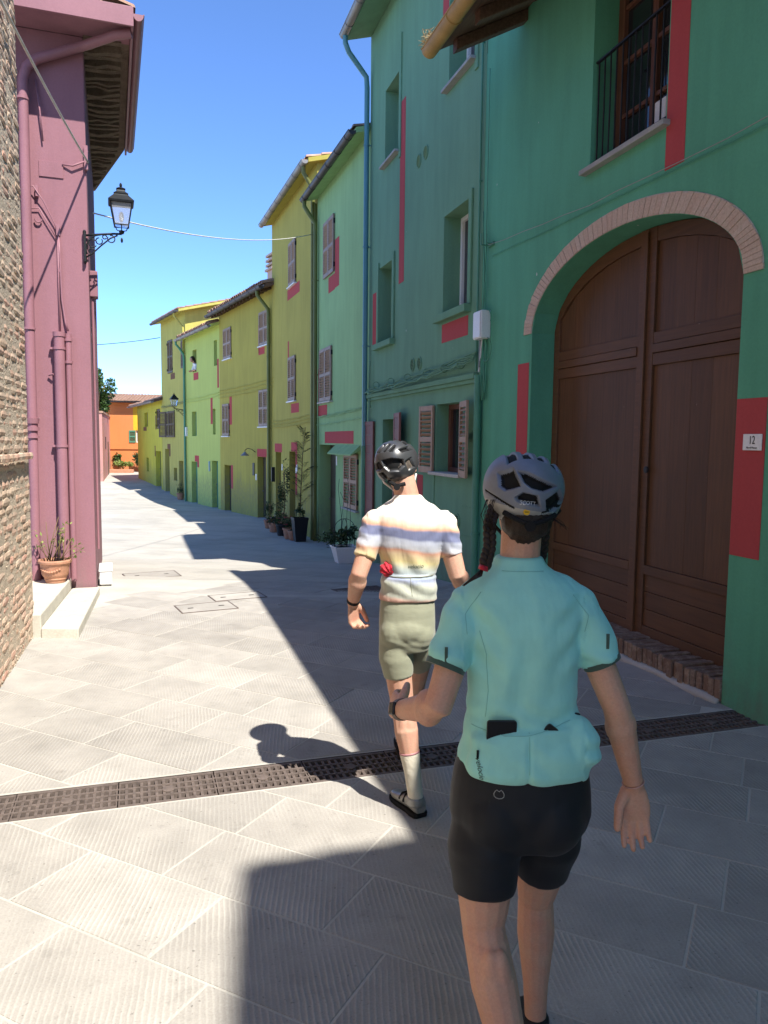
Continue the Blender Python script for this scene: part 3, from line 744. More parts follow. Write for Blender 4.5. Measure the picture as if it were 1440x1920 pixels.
MB().box(1.56,1.575,-.001,.012,.0,1.36).box(.1,.5,-.001,.006,.62,.63).box(.1,.5,-.001,.006,1.0,1.01).box(.08,.5,-.001,.006,1.9,1.91).box(.08,.5,-.001,.006,2.1,2.11).build('plaster_joint', M['B'], B)
cb = MB()
for k in range(5): cb.tube(wavy((.02,.05+.012*k,2.95-.025*k),(5.2,.05+.01*k,2.80-.02*k),22,.05,.022,10+k), .010, 5)
for u in (.5,1.1,1.8,2.7,3.6,4.5): cb.tube(arc((u,.06,2.84),.055,0,360,8,'yz'), .006, 4)
cb.tube(wavy((5.0,.06,2.82),(4.9,.06,3.3),5,0,.02,3), .008, 5); cb.tube(wavy((4.95,.06,2.8),(4.86,.06,2.45),5,0,.02,4), .010, 5)
cb.build('cable_bundle', M['B'], B, True)
roof(B, -.05, 5.28, .46, 9.0, .28, 9, None, M['B'], M['greymetal'], (-.05,5.2), gr=.075)
pipe(B, [(5.08,.52,8.98),(5.08,.52,8.86),(5.1,.45,8.72),(5.16,.22,8.5),(5.19,.10,8.38),(5.19,.085,8.2),(5.19,.085,1.75)], .048, M['tealsky'], clamps=[(7.2,5.19,.085),(5.4,5.19,.085),(3.6,5.19,.085)])
pipe(B, [(5.19,.085,1.75),(5.19,.085,-.8)], .058, M['greenpipe'], clamps=[(1.72,5.19,.085)])
pipe(B, [(.06,.03,8.9),(.06,.03,2.72)], .014, M['greenpipe'], 'conduit', [(6.6,.06,.03),(5,.06,.03)])

# ================================================================ HOUSE C
C = hroot('house', 'pale mint green house with shuttered windows and hooded doorway, third on the right', (-.32,14.65), 18)
opsC = [(2.43,4.02,-1.5,1.74,.30)]
mb = MB(); facade(mb, .004, 4.275, ZB, 7.52, opsC); hull(mb, .004, 4.275, ZB, 7.52, 8.5, 8.7); mb.build('wall', M['C'], C)
door(C, 2.43, 4.02, -.55, 1.74, .30, M['door_dark'])
shutters(C, 2.60, 3.53, 5.50, 6.72, M['shutter'], True, sill_m=None)
shutters(C, 2.79, 3.90, 2.74, 3.94, M['shutter'], True, sill_m=M['stone'])
shutters(C, .63, 1.64, .46, 1.57, M['shutter_tan'], True, sill_m=M['sill'])
for p in ((2.22,2.58,5.14,6.16),(2.585,3.16,5.12,5.46),(3.95,4.13,2.70,3.54),(3.25,4.13,2.40,2.66),(1.0,3.45,1.78,2.04)): patch(C, *p)
q = MB(); q.loft([[(u,0,1.76),(u,.20,1.57),(u,.20,1.545),(u,0,1.66)] for u in (.50,2.42)]); q.build('window_hood', M['C'], C)
cb = MB()
for k, z in enumerate((2.47,2.44,2.27)): cb.tube(wavy((.05,.03+.01*k,z+.03),(4.2,.03+.01*k,z-.06),18,.03,.015,30+k), .008, 5)
cb.build('cable_bundle', M['C'], C, True)
roof(C, .0, 4.30, .27, 7.42, .28, 8.5, None, M['C'], M['darkmetal'], (.02,4.36), gr=.075)
pipe(C, [(4.22,.33,7.4),(4.22,.33,7.28),(4.2,.2,7.08),(4.17,.08,6.9),(4.17,.075,6.7),(4.17,.075,-.8)], .05, M['olivepipe'], clamps=[(5.6,4.17,.075),(3.4,4.17,.075),(1.2,4.17,.075)])
MB().box(2.30,2.37,.0,.012,1.30,1.50).build('meter_plate', M['white'], C)

# ================================================================ HOUSE D
D = hroot('house', 'tall olive house with grey gutter and white window sills, fourth on the right', (-1.65,18.73), 19)
opsD = [(4.35,5.18,-1.5,1.47,.22),(2.38,3.17,-1.5,1.52,.22)]
mb = MB(); facade(mb, .02, 5.685, ZB, 8.36, opsD); hull(mb, .02, 5.685, ZB, 8.36, 9, 9.6); mb.build('wall', M['D'], D)
for q in opsD: door(D, q[0], q[1], -.62, q[3], .22, M['door_dark'])
shutters(D, 2.28, 3.12, 6.02, 7.17, M['shutter'], False, sill_m=M['white']); shutters(D, 2.31, 3.20, 2.92, 4.11, M['shutter'], False, sill_m=M['white'])
for p in ((1.86,3.40,5.70,5.98),(3.205,3.36,3.68,4.58),(1.94,2.92,2.58,2.83),(4.2,5.3,1.475,1.73),(2.14,2.92,1.525,1.78),(2.16,2.36,.35,1.52)): patch(D, *p)
cb = MB()
for k in range(3): cb.tube(wavy((.1,.03+.01*k,2.50-.09*k),(5.6,.03+.01*k,2.40-.09*k),20,.04,.012,40+k), .009, 5)
cb.build('cable_bundle', M['D'], D, True)
roof(D, -.12, 5.70, .24, 8.28, .26, 9, None, M['D'], M['greymetal'], (-.10,5.75), gr=.085)
pipe(D, [(.12,.3,8.25),(.12,.3,8.1),(.14,.16,7.9),(.14,.07,7.75),(.14,.07,2.5),(.14,.07,-.9)], .05, M['olivepipe'])
MB().box(.02,.06,.0,.05,-.9,7.4).build('corner_band', M['olivepipe'], D)
for u, z in ((4.1,.95),(2.1,1.0),(2.2,.95)): MB().box(u,u+.1,.0,.015,z,z+.18).build('meter_plate', M['white'], D)
MB().box(5.3,5.42,.0,.1,.55,1.0).build('letter_box', M['iron'], D, bevel=.01)

# ================================================================ HOUSE E
E_ = hroot('house', 'olive yellow house with chimney and four grey shuttered windows, fifth on the right', (-3.5,24.1), 27)
opsE = [(.64,1.54,-1.6,1.28,.22),(4.70,5.60,-1.6,.88,.22)]
mb = MB(); facade(mb, -.35, 6.225, ZB, 6.55, opsE); hull(mb, -.35, 6.225, ZB, 6.55, 8.5, 7.9); mb.build('wall', M['E'], E_)
for q in opsE: door(E_, q[0], q[1], -.85, q[3], .22, M['door_dark'])
for a in ((4.52,5.52,4.78,5.87),(.22,1.23,4.83,5.88),(4.85,5.72,1.97,3.14),(.37,1.27,2.27,3.43)): shutters(E_, *a, M['shutter'], False, sill_m=M['white'])
for p in ((1.25,1.38,4.62,5.52),(.75,1.36,4.56,4.79),(4.52,4.83,2.37,3.39),(.58,1.56,1.285,1.54),(4.44,4.69,.04,.90)): patch(E_, *p)
cb = MB()
for k in range(3): cb.tube(wavy((-.2,.03+.01*k,3.74-.13*k),(6.2,.03+.01*k,3.66-.13*k),22,.04,.012,50+k), .008, 5)
cb.build('cable_bundle', M['E'], E_, True)
rE = roof(E_, -.30, 6.30, .36, 6.40, .34, 8.5, None, M['beam'], M['darkmetal'], (-.28,6.36), end_tiles=True, gr=.085)
for i in range(17):
    u = .1+.37*i; q = MB(); q.loft([[(a,o,z) for o,z in ((.34,6.33),(-.1,6.48),(-.1,6.55),(.34,6.40))] for a in (u-.04,u+.04)]); q.build('rafter', M['beam'], rE)
pipe(E_, [(.18,.42,6.38),(.18,.42,6.25),(.16,.3,6.1),(.12,.1,5.85),(.12,.08,5.7),(.12,.08,-.95)], .055, M['olivepipe'], clamps=[(4.4,.12,.08),(2.2,.12,.08),(.6,.12,.08)])
ch = MB(); ch.box(2.55,3.15,-1.5,-.9,6.7,7.62).box(2.48,3.22,-1.57,-.83,7.62,7.70)
for z in (7.78,7.94,8.1): ch.box(2.5,3.2,-1.55,-.85,z,z+.07); ch.box(2.58,2.7,-1.45,-.95,z-.09,z); ch.box(3.0,3.12,-1.45,-.95,z-.09,z)
ch.build('chimney', M['brick_arch'], rE)
lp = thing('wall_lamp', 'small dark wall lamp above the olive house doors', 'lamp'); lp.matrix_world = Matrix.Translation((-3.5,24.1,0)) @ Matrix.Rotation(R(117),4,'Z')
q = MB(); q.tube([(1.75,0,1.42),(1.78,.12,1.52),(1.8,.26,1.55),(1.82,.34,1.48),(1.82,.34,1.40)], .012, 6); q.build('arm', M['iron'], lp, True)
MB().lathe([(.03,.08),(.05,.05),(.15,-.04),(.145,-.045),(.04,.04)], 14, (1.82,.34,1.35)).build('lamp_shade', M['greymetal'], lp, True, sharp=40)
MB().ell((1.82,.34,1.34),.035,.035,.045,8,6).build('bulb', M['white'], lp, True)
MB().box(1.84,2.04,.0,.02,.64,1.06).build('notice_board', M['iron'], E_, bevel=.004)
MB().box(1.6,1.7,.0,.02,.5,.7).build('meter_plate', M['white'], E_)

# ================================================================ HOUSE F
F_ = hroot('house', 'bright apple green house with open windows, sixth on the right', (-6.33,29.65), 28.5)
opsF = [(3.24,3.88,4.64,5.56,.22),(.25,.68,4.66,5.63,.22),(3.35,4.10,1.96,2.99,.22),(.55,.92,2.02,3.02,.22),(3.30,4.26,-1.6,.87,.22),(.27,1.12,-1.6,.99,.22)]
mb = MB(); facade(mb, -.06, 5.115, ZB, 6.2, opsF); hull(mb, -.06, 5.115, ZB, 6.2, 8, 7.4); mb.build('wall', M['F'], F_)
for q in opsF[1:4]: window(F_, *q[:4], .22, M['greenpipe'], 1)
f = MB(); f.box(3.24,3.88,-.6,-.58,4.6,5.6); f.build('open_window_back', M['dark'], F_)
for q in opsF[4:]: door(F_, q[0], q[1], -.95, q[3], .22, M['greenpipe'])
for p in ((.03,.245,3.80,4.89),(.925,1.21,2.43,3.45),(2.97,3.74,4.30,4.60),(3.02,3.28,.65,1.14),(3.285,3.69,.88,1.14)): patch(F_, *p)
cb = MB()
for k in range(2): cb.tube(wavy((-.05,.03+.01*k,3.62-.12*k),(5.1,.03+.01*k,3.54-.12*k),18,.04,.012,60+k), .008, 5)
cb.build('cable_bundle', M['F'], F_, True)
roof(F_, -.08, 5.14, .32, 6.06, .32, 8, None, M['F'], M['greymetal'], (-.05,5.22), end_tiles=True, gr=.08)
pipe(F_, [(5.12,.4,6.05),(5.12,.4,5.92),(5.1,.25,5.75),(5.06,.09,5.5),(5.06,.07,5.3),(5.06,.07,-1.1)], .05, M['greenpipe'], clamps=[(3.0,5.06,.07)])
MB().box(4.85,4.98,.0,.08,1.95,2.35).build('meter_box', M['whiteplastic'], F_)
MB().box(1.35,1.5,.0,.03,.55,.95).build('letter_box', M['tealsky'], F_)

# ================================================================ HOUSE G
G_ = hroot('house', 'tall lime yellow house with sunlit gable and brown shutters, seventh on the right', (-8.77,34.15), 29.5)
opsG = [(2.16,3.11,4.88,6.42,.12),(3.04,3.87,-1.6,1.34,.22),(.56,1.30,-1.6,.84,.22),(1.66,2.25,-.11,.49,.22)]
mb = MB(); facade(mb, -.05, 4.375, ZB, 7.42, opsG); hull(mb, -.05, 4.375, ZB, 7.42, 8.5, 8.5); mb.build('wall', M['G'], G_)
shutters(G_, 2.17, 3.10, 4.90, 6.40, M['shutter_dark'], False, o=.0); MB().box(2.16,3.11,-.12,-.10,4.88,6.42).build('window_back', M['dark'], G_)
shutters(G_, .22, .60, 4.95, 6.17, M['shutter_dark'], False)
leaf(G_, .48, 1.21, (1.90,.03,1.90), R(20), M['shutter_dark']); leaf(G_, .48, 1.21, (2.42,.03,1.90), 0, M['shutter_dark']); leaf(G_, .48, 1.21, (2.94,.03,1.90), 0, M['shutter_dark']); leaf(G_, .45, 1.21, (3.45,.05,1.90), R(30), M['shutter_dark'])
door(G_, 3.04, 3.87, -.72, 1.34, .22, M['door_dark']); door(G_, .56, 1.30, -.84, .84, .22, M['shutter_dark']); window(G_, 1.66, 2.25, -.11, .49, .22, M['iron'], 1, cross=1)
for p in ((1.79,2.57,4.58,4.86),(-.04,.20,4.68,5.47),(2.80,3.03,1.0,1.59),(3.035,3.38,1.345,1.59)): patch(G_, *p, M['brown_patch'])
roof(G_, -.45, 4.42, .38, 7.28, .26, 8.5, None, M['G'], M['darkmetal'], (-.44,4.44), gr=.075)
pipe(G_, [(.10,.44,7.26),(.10,.44,7.15),(.09,.28,6.95),(.06,.08,6.7),(.06,.06,6.5),(.06,.06,5.5)], .045, M['G'])
cb = MB()
for k in range(2): cb.tube(wavy((0,.04,3.5-.05*k),(4.35,.04,3.38-.05*k),12,.04,.02,70+k), .012, 5)
cb.build('cable_bundle', M['olivepipe'], G_, True)

# ================================================================ HOUSE H
H_ = hroot('house', 'low yellow house with overhanging tiled eave at the bend, last on the right', (-10.93,37.96), 26)
opsH = [(4.26,5.34,2.47,3.24,.2),(.44,1.60,2.32,3.32,.2),(.40,1.95,-1.6,1.20,.25),(4.17,4.89,.04,.79,.2)]
mb = MB(); facade(mb, .01, 7.95, ZB, 3.75, opsH); hull(mb, .01, 7.95, ZB, 3.75, 7, 4.7); mb.build('wall', M['H'], H_)
for q in (opsH[0], opsH[3]): window(H_, *q[:4], .2, M['shutter_dark'], 1)
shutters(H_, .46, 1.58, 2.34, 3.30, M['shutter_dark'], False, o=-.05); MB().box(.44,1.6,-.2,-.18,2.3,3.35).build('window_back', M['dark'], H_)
door(H_, .40, 1.95, -.72, 1.20, .25, M['olivepipe'])
for p in ((4.67,5.77,2.25,2.46),(1.6,1.86,2.3,3.0),(1.96,2.2,.92,1.46)): patch(H_, *p, M['brown_patch'])
roof(H_, -.2, 8.1, .42, 3.58, .32, 7, None, M['beam'], M['greymetal'], (-.2,8.15), end_tiles=False, gr=.07)
# ================================================================ LEFT: old brick wall
J = thing('brick_wall', 'rough old tan brick wall edge at the far left of the street', 'wall', (-3.27,7.09,0), R(90+16.1))
mb = MB(); mb.box(-16,-.03,.0,.7,-1,7.6); jw = mb.build('wall_core', M['brick_mortar'], J)
rs = random.Random(21); bmesh_var = []
for k in range(7):
    q = MB(); L_, H2 = .262, .058; nx = 5
    rg = []
    for i in range(nx):
        x = L_*i/(nx-1); e = .006 if i in (0, nx-1) else 0; y0 = -.006+rs.uniform(-.003,.003)+e
        rg.append([(x,.02,e+rs.uniform(-.003,.003)),(x,y0+.004,e+rs.uniform(0,.004)),(x,y0-.001+rs.uniform(-.002,.002),H2*.5),(x,y0+.004,H2-e-rs.uniform(0,.006)),(x,.02,H2-e)])
    q.loft(rg); me = bpy.data.meshes.new('brick'); me.from_pydata(q.v, [], q.f); me.materials.append(M['brick_old']); bmesh_var.append((me, q))
rest = MB(); cnt = 0
for r in range(100):
    z = .01+.0685*r; ulim = -1.68+z*.19; u = -.02+rs.uniform(-.05,.03)
    while u > -7.5:
        ln = rs.choice((1,1,1,.5,.72)); w = .262*ln; me, q = rs.choice(bmesh_var)
        dz, dy = rs.uniform(-.004,.004), rs.uniform(-.006,.006)
        if rs.random() < .06: dy = .012
        if 24 <= r <= 24: dy = -.045
        if cnt < 300 and u > ulim:
            o = link('brick', me, jw); o.location = (u-w, dy, z+dz); o.scale = (ln, 1, rs.uniform(.9,1.06)); o.rotation_euler = (0, rs.uniform(-.02,.02), rs.uniform(-.010,.010)); cnt += 1
        else: rest.add([(u-w+p[0]*ln, p[1]+dy, p[2]+z+dz) for p in q.v], q.f)
        u -= w+rs.uniform(.008,.018)
tag(rest.build('upper_bricks', M['brick_old'], jw), kind='stuff')
pe = MB()
for i in range(500):
    u, z = rs.uniform(-1.7,-.02), rs.random()**2*5.5; s = rs.uniform(.003,.009); pe.ell((u,rs.uniform(-.004,.004),z), s*1.4, s*.7, s, 6, 4)
tag(pe.build('crumbled_mortar', M['brick_mortar'], jw, True), kind='stuff')

# ================================================================ LEFT: plum pink house
K = hroot('house', 'plum pink house with drainpipes on its end wall, on the left', (-3.4,9.0), 19.5)
mb = MB(); mb.box(0,5.6,0,6.5,-1.5,6.28); mb.build('wall', M['K'], K, bevel=.012)
rf = MB(); e0, e1, f0, f1, ze = -.56, 4.0, -.52, 7, 6.25
def fr(u0,u1,o0,o1,z): return [(u0,o0,z),(u1,o0,z),(u1,o1,z),(u0,o1,z)]
fp = [(e0+.03,f0+.03),(3.45,f0+.03),(5.75,-.02),(5.75,f1),(e0+.03,f1)]; rf.loft([[(a,b,ze+.05) for a,b in fp], [(a,b,ze+.14) for a,b in fp], [(1.6,3.0,7.6),(2.4,3.0,7.6),(2.9,3.05,7.6),(2.9,3.2,7.6),(1.6,3.2,7.6)]])
rK = rf.build('roof', M['soffit'], K)
MB().box(e0+.03,0,f0+.03,f1,ze+.03,ze+.049).build('end_soffit', M['K'], rK)
MB().box(e0,e0+.028,f0,f1,ze-.03,ze+.17).box(e0+.028,3.45,f0,f0+.028,ze-.03,ze+.17).build('fascia', M['plumpipe'], rK, bevel=.004)
q = MB(); q.loft([[(u,f0-.05+.055*math.cos(math.pi+math.pi*i/8),ze+.10+.07*math.sin(math.pi+math.pi*i/8)) for i in range(9)] for u in (e0,3.5)], 0, False, False); q.tube([(e0,f0-.105,ze+.10),(3.5,f0-.105,ze+.10)],.008,6); q.poly([(e0,f0-.05+.055*math.cos(math.pi+math.pi*i/8),ze+.10+.07*math.sin(math.pi+math.pi*i/8)) for i in range(9)]); q.build('gutter', M['plumpipe'], K, True, sharp=40)
for i in range(32):
    u = .02+.165*i+rs.uniform(-.02,.02); q = MB(); w = rs.uniform(.05,.075); d = rs.uniform(.07,.12)
    q.loft([[(u-w,o,ze+.05),(u-w*.8,o,ze+.05-d*s),(u+w*.8,o,ze+.05-d*s*rs.uniform(.8,1)),(u+w,o,ze+.05)] for o, s in ((.0,1),(-.12*min(1,(5.6-u)/2.2),rs.uniform(.7,1.2)),(-.26*min(1,(5.6-u)/2.2),rs.uniform(.6,1.1)),(-.40*min(1,(5.6-u)/2.2),rs.uniform(.4,.8)))]); q.build('rafter', M['soffit'], rK)
t = MB(); tiles(t, e0, 3.45, f0, ze+.16, 3.0, 7.6); tag(t.build('tile_field', M['tile'], rK), kind='stuff')
pp = M['plumpipe']
q = MB(); q.tube([(-.40,-.50,6.22),(-.36,-.35,6.20),(-.12,-.06,6.16),(-.085,.06,6.12),(-.085,.48,5.93),(-.08,.58,5.84),(-.08,.62,5.70),(-.08,.63,2.05),(-.08,.64,.2)], .052, 14)
q.tube([(-.08,.63,2.06),(-.08,.63,2.0)], [.075,.066], 14); q.tube([(-.08,.63,1.96),(-.08,.63,1.92)], .07, 14)
for z in (5.5,3.05,1.85): q.tube([(-.08,.632,z-.012),(-.08,.632,z+.012)], .068, 14); q.box(-.08,0,.625,.64,z-.01,z+.01)
q.build('downpipe', pp, K, True, sharp=50)
q = MB(); q.tube([(-.065,.33,3.0),(-.065,.335,.12)], .058, 14); q.tube([(-.065,.33,2.98),(-.065,.33,3.03)], .066, 14)
for z in (2.85,1.75): q.tube([(-.065,.332,z-.014),(-.065,.332,z+.014)], .067, 14); q.box(-.06,0,.40,.43,z-.012,z+.012)
q.build('downpipe', pp, K, True, sharp=50)
q = MB(); q.tube([(-.045,.235,3.02),(-.045,.24,.18)], .034, 12)
for z in (2.95,2.7): q.tube([(-.045,.236,z-.014),(-.045,.236,z+.014)], .045, 12)
q.build('downpipe', pp, K, True, sharp=50)
cb = MB(); cb.tube([(-.02,.315,4.15),(-.02,.32,3.6),(-.02,.318,3.0)], .010, 6); cb.tube([(-.02,.31,4.1),(-.03,.30,3.9),(-.02,.29,3.4),(-.03,.26,3.15),(-.04,.235,3.05)], .012, 6)
cb.tube([(-.03,.70,4.62),(-.06,.55,4.60),(-.05,.45,4.45),(-.03,.34,4.22),(-.02,.31,4.1)], .007, 6); cb.tube([(-.02,.66,4.35),(-.03,.50,4.38),(-.03,.40,4.2),(-.02,.32,4.05)], .007, 6)
cb.tube([(-.02,.50,5.75),(-.05,.46,5.4),(-.03,.44,5.1)], .009, 6); cb.tube([(-.015,.25,4.88),(-.04,.14,4.87),(-.04,.02,4.93)], .010, 6)
cb.build('wall_wiring', pp, K, True)
q = MB(); q.box(-.035,0,.29,.33,4.10,4.22).box(-.03,0,.30,.325,3.7,3.74).tube(arc((-.03,.51,4.26),.035,180,360,8,'yz'),.009,6).box(-.05,0,.50,.53,4.50,4.62).box(-.05,0,.64,.66,4.5,4.6).tube([(-.03,.45,2.55),(-.06,.40,2.56)],.012,6); q.build('wall_hardware', pp, K)
MB().box(-.012,0,.24,.49,4.73,4.90).build('hatch_cover', M['K'], K, bevel=.002)
MB().box(.25,.45,-.09,0,3.5,3.80).build('meter_box', M['K'], K, bevel=.01)
pipe(K, [(.30,-.03,3.5),(.30,-.03,.5)], .014, pp, 'conduit')
patch_k = MB(); patch_k.box(1.35,1.75,-.004,.003,2.05,2.45).box(1.32,1.40,-.005,.003,.55,2.05); patch_k.build('painted_patch', M['yellow'], K)

# steps beside the pink house
def step(label, pts, z, name='stone_step'):
    q = MB(); a = [(x,y,-.05) for x,y in pts]; b = [(x,y,z) for x,y in pts]; q.loft([a,b]); return tag(q.build(name, M['stone'], None, bevel=.012), label, 'step', 'stone steps beside the pink house')
step('long pale lower stone step between brick wall and pink house', [(-2.81,6.98),(-3.35,8.97),(-3.64,8.88),(-3.16,6.98)], .095)
step('pale upper stone step carrying the terracotta pot', [(-3.165,7.0),(-3.645,8.88),(-5.2,8.34),(-4.8,7.0)], .215)
step('small top step block behind the terracotta pot', [(-3.92,7.9),(-4.08,8.70),(-5.2,8.32),(-5,7.7)], .36)

# wall lantern on the corner of the pink house
def lantern(label, loc, rz, s=1.0, group='street lanterns on the houses'):
    t = thing('wall_lantern', label, 'street lamp', loc, rz, group); t.scale = (s,s,s)
    q = MB(); q.box(-.025,.0,-.035,.035,-.28,.02); q.ell((-.015,0,.03),.02,.04,.03,8,6).ell((-.015,0,-.29),.02,.04,.03,8,6)
    q.build('back_plate', M['iron'], t, bevel=.004)
    q = MB(); q.tube([(0,0,.0),(.12,0,.02),(.30,0,.045),(.385,0,.05)], .012, 8); q.tube(arc((.17,0,-.15),.17,95,200,12), .009, 6); q.tube([(0,0,-.24),(.06,0,-.2),(.16,0,-.10),(.26,0,-.01),(.34,0,.03)], .009, 6)
    for c, r_, a0, a1 in (((.07,0,-.08),.045,0,330),((.14,0,-.05),.035,90,400),((.27,0,-.015),.04,150,470),((.06,0,-.17),.03,0,300),((.20,0,.0),.022,0,330)): q.tube(arc(c,r_,a0,a1,14), .007, 6)
    q.ell((.385,0,-.02),.014,.014,.03,8,6); q.build('bracket', M['iron'], t, True)
    c = (.385,0)
    def sq(w, z): return [(c[0]-w,c[1]-w,z),(c[0]+w,c[1]-w,z),(c[0]+w,c[1]+w,z),(c[0]-w,c[1]+w,z)]
    q = MB()
    for sx in (-1,1):
        for sy in (-1,1): q.tube([(c[0]+sx*.075,c[1]+sy*.075,.14),(c[0]+sx*.115,c[1]+sy*.115,.38)], .007, 5)
    for w, z in ((.078,.14),(.118,.38)): p = sq(w,z); q.tube(p+[p[0]], .008, 5)
    q.lathe([(.02,.05),(.03,.07),(.03,.085),(.02,.09)],10,(c[0],c[1],0))
    for sx, sy in ((1,0),(-1,0),(0,1),(0,-1)): q.tube([(c[0],c[1],.08),(c[0]+sx*.05,c[1]+sy*.05,.09),(c[0]+sx*.075,c[1]+sy*.075,.14)], .006, 5)
    q.build('cage', M['iron'], t, True, sharp=40)
    q = MB(); q.loft([sq(.135,.38),sq(.14,.40),sq(.085,.46),sq(.075,.475),sq(.08,.485),sq(.045,.515),sq(.04,.535),sq(.05,.545),sq(.02,.565)]); q.ell((c[0],c[1],.59),.016,.016,.03,8,6); q.build('hood', M['iron'], t)
    q = MB(); q.loft([sq(.073,.145),sq(.113,.378)],0,False); q.build('lamp_glass', M['lampglass'], t)
    q = MB(); q.ell((c[0],c[1],.24),.028,.028,.06,8,6); q.build('bulb', M['white'], t, True)
    return t
m, n, l, b = nt('lantern_glass'); b.inputs['Base Color'].default_value = (.8,.82,.85,1); b.inputs['Roughness'].default_value = .25; b.inputs['Transmission Weight'].default_value = .75; b.inputs['IOR'].default_value = 1.1; M['lampglass'] = m
rzK = R(109.5)
kp = lambda u, o, z: (Matrix.Translation((-3.4,9.0,0)) @ Matrix.Rotation(rzK,4,'Z')) @ Vector((u,o,z))
p = kp(-.03,.02,4.13); lantern('ornate black iron lantern on the corner of the pink house', p, rzK-R(90))
p = Matrix.Translation((-8.77,34.15,0)) @ Matrix.Rotation(R(119.5),4,'Z') @ Vector((.2,.0,3.1)); lantern('black iron lantern on the lime yellow house down the street', p, R(119.5+90), 1.2)

# overhead cables
def cable(label, a, b, sag, r, m, n=24, group='cables strung over the street'):
    a, b = Vector(a), Vector(b); q = MB(); pts = []
    for i in range(n+1):
        t = i/n; p = a.lerp(b,t); p.z -= sag*4*t*(1-t); pts.append(p)
    q.tube(pts, r, 6); return tag(q.build('overhead_cable', m, None, True), label, 'cable', group)
cable('thick pale cable running from the brick wall to the pink corner', (-2.93,5.6,5.35), kp(-.03,-.02,4.93), .05, .013, M['offwhite'])
cable('grey cable spanning the street from the pink house to the olive house', kp(.6,-.05,4.55), Matrix.Translation((-1.65,18.73,0)) @ Matrix.Rotation(R(109),4,'Z') @ Vector((.25,.06,6.75)), .22, .009, M['offwhite'])
cable('thin dark cable crossing to the lime yellow house in the distance', (-19,33,5.9), Matrix.Translation((-8.77,34.15,0)) @ Matrix.Rotation(R(119.5),4,'Z') @ Vector((4.3,.05,6.7)), .35, .018, M['cable_dark'])
q = MB(); a = kp(-.03,-.02,4.93); q.box(-.02,.02,-.02,.02,-.1,.16).tube([(0,0,.1),(.06,-.02,.12)],.008,5).tube([(0,0,-.06),(.05,0,-.12)],.008,5); o = q.build('cable_bracket', pp, K); o.location = (-.02,-.0,4.95)

# ================================================================ FAR END
I_ = hroot('house', 'orange house with tiled roof closing the far end of the street', (-10.6,52.6), 101.5)
opsI = [(5.30,6.05,1.55,2.35,.15)]
mb = MB(); facade(mb, -4, 9.5, -1.5, 4.25, opsI); hull(mb, -4, 9.5, -1.5, 4.25, 8, 4.85); mb.build('wall', M['I'], I_)
window(I_, 5.30, 6.05, 1.55, 2.35, .15, M['white'], 1); leaf(I_, .42, .8, (6.08,.03,1.55), 0, M['greenpipe'])
patch(I_, 5.95, 6.22, 2.36, 4.0, M['yellow']); patch(I_, 5.0, 5.9, 2.95, 3.9, M['white'])
MB().box(-4,9.5,-.001,.06,1.1,1.22).build('string_course', M['I'], I_)
roof(I_, -4.2, 9.7, .4, 4.16, .15, 8, None, M['beam'], M['darkmetal'], gr=.06)
gw = thing('garden_wall', 'tall dusty pink garden wall at the far left bend', 'wall', (-15.45,42.3,0), math.atan2(8.9,-2.75))
mb = MB(); mb.box(0,9.3,0,.35,-1.2,3.2); mb.build('wall', M['farpink'], gw)
MB().box(-.05,9.35,-.05,.4,3.2,3.30).build('coping', M['tile'], gw); MB().box(5.8,6.7,-.02,.02,-.5,1.6).build('door', M['door_dark'], gw); MB().box(3.0,3.5,-.02,.02,1.2,1.9).build('window', M['dark'], gw)

def leafcloud(mb, c, rad, n, size, seed, mi=0, clumps=9, hollow=.3):
    r = random.Random(seed); cl = []
    for k in range(clumps):
        d = Vector((r.gauss(0,1),r.gauss(0,1),r.gauss(0,1))).normalized()*r.uniform(.25,.8); cl.append((Vector((c[0]+d.x*rad[0],c[1]+d.y*rad[1],c[2]+d.z*rad[2])), r.uniform(.28,.5)))
    for i in range(n):
        cc, cr2 = r.choice(cl); d = Vector((r.gauss(0,1),r.gauss(0,1),r.gauss(0,1))).normalized()*(r.random()**.5)*cr2
        p = cc+Vector((d.x*rad[0],d.y*rad[1],d.z*rad[2])); s = size*r.uniform(.6,1.3)
        a = Vector((r.gauss(0,1),r.gauss(0,1),r.gauss(-.3,.7))).normalized(); b2 = a.cross(Vector((r.gauss(0,1),r.gauss(0,1),1))).normalized()
        mb.add([p-a*s*.5, p+b2*s*.22, p+a*s*.5, p-b2*s*.22], [(0,1,2,3)], mi)
def tree(label, base, ctr, rad, n, size, seed, m):
    t = thing('tree', label, 'tree', base); b0 = Vector(base); c = Vector(ctr)-b0; q = MB()
    q.tube([(0,0,-.3),(c.x*.3,c.y*.3,c.z*.45),(c.x*.8,c.y*.8,c.z*.8),tuple(c)], [.16,.12,.09,.04], 8); r = random.Random(seed)
    for k in range(7):
        d = Vector((r.gauss(0,1),r.gauss(0,1),r.uniform(-.2,1))).normalized(); s = c*r.uniform(.6,.9); e = c+Vector((d.x*rad[0],d.y*rad[1],d.z*rad[2]))*.75; q.tube([s, s.lerp(e,.5)+Vector((0,0,.1)), e], [.06,.04,.012], 6)
    q.build('trunk', M['stem'], t, True); q = MB(); leafcloud(q, c, rad, n, size, seed, 0, 14); q.build('crown', m, t)
tree('leafy green tree rising behind the far pink wall', (-18.1,47.5,-.4), (-17.35,47.2,4.65), (.95,1.1,1.6), 4600, .22, 4, M['leaf'])
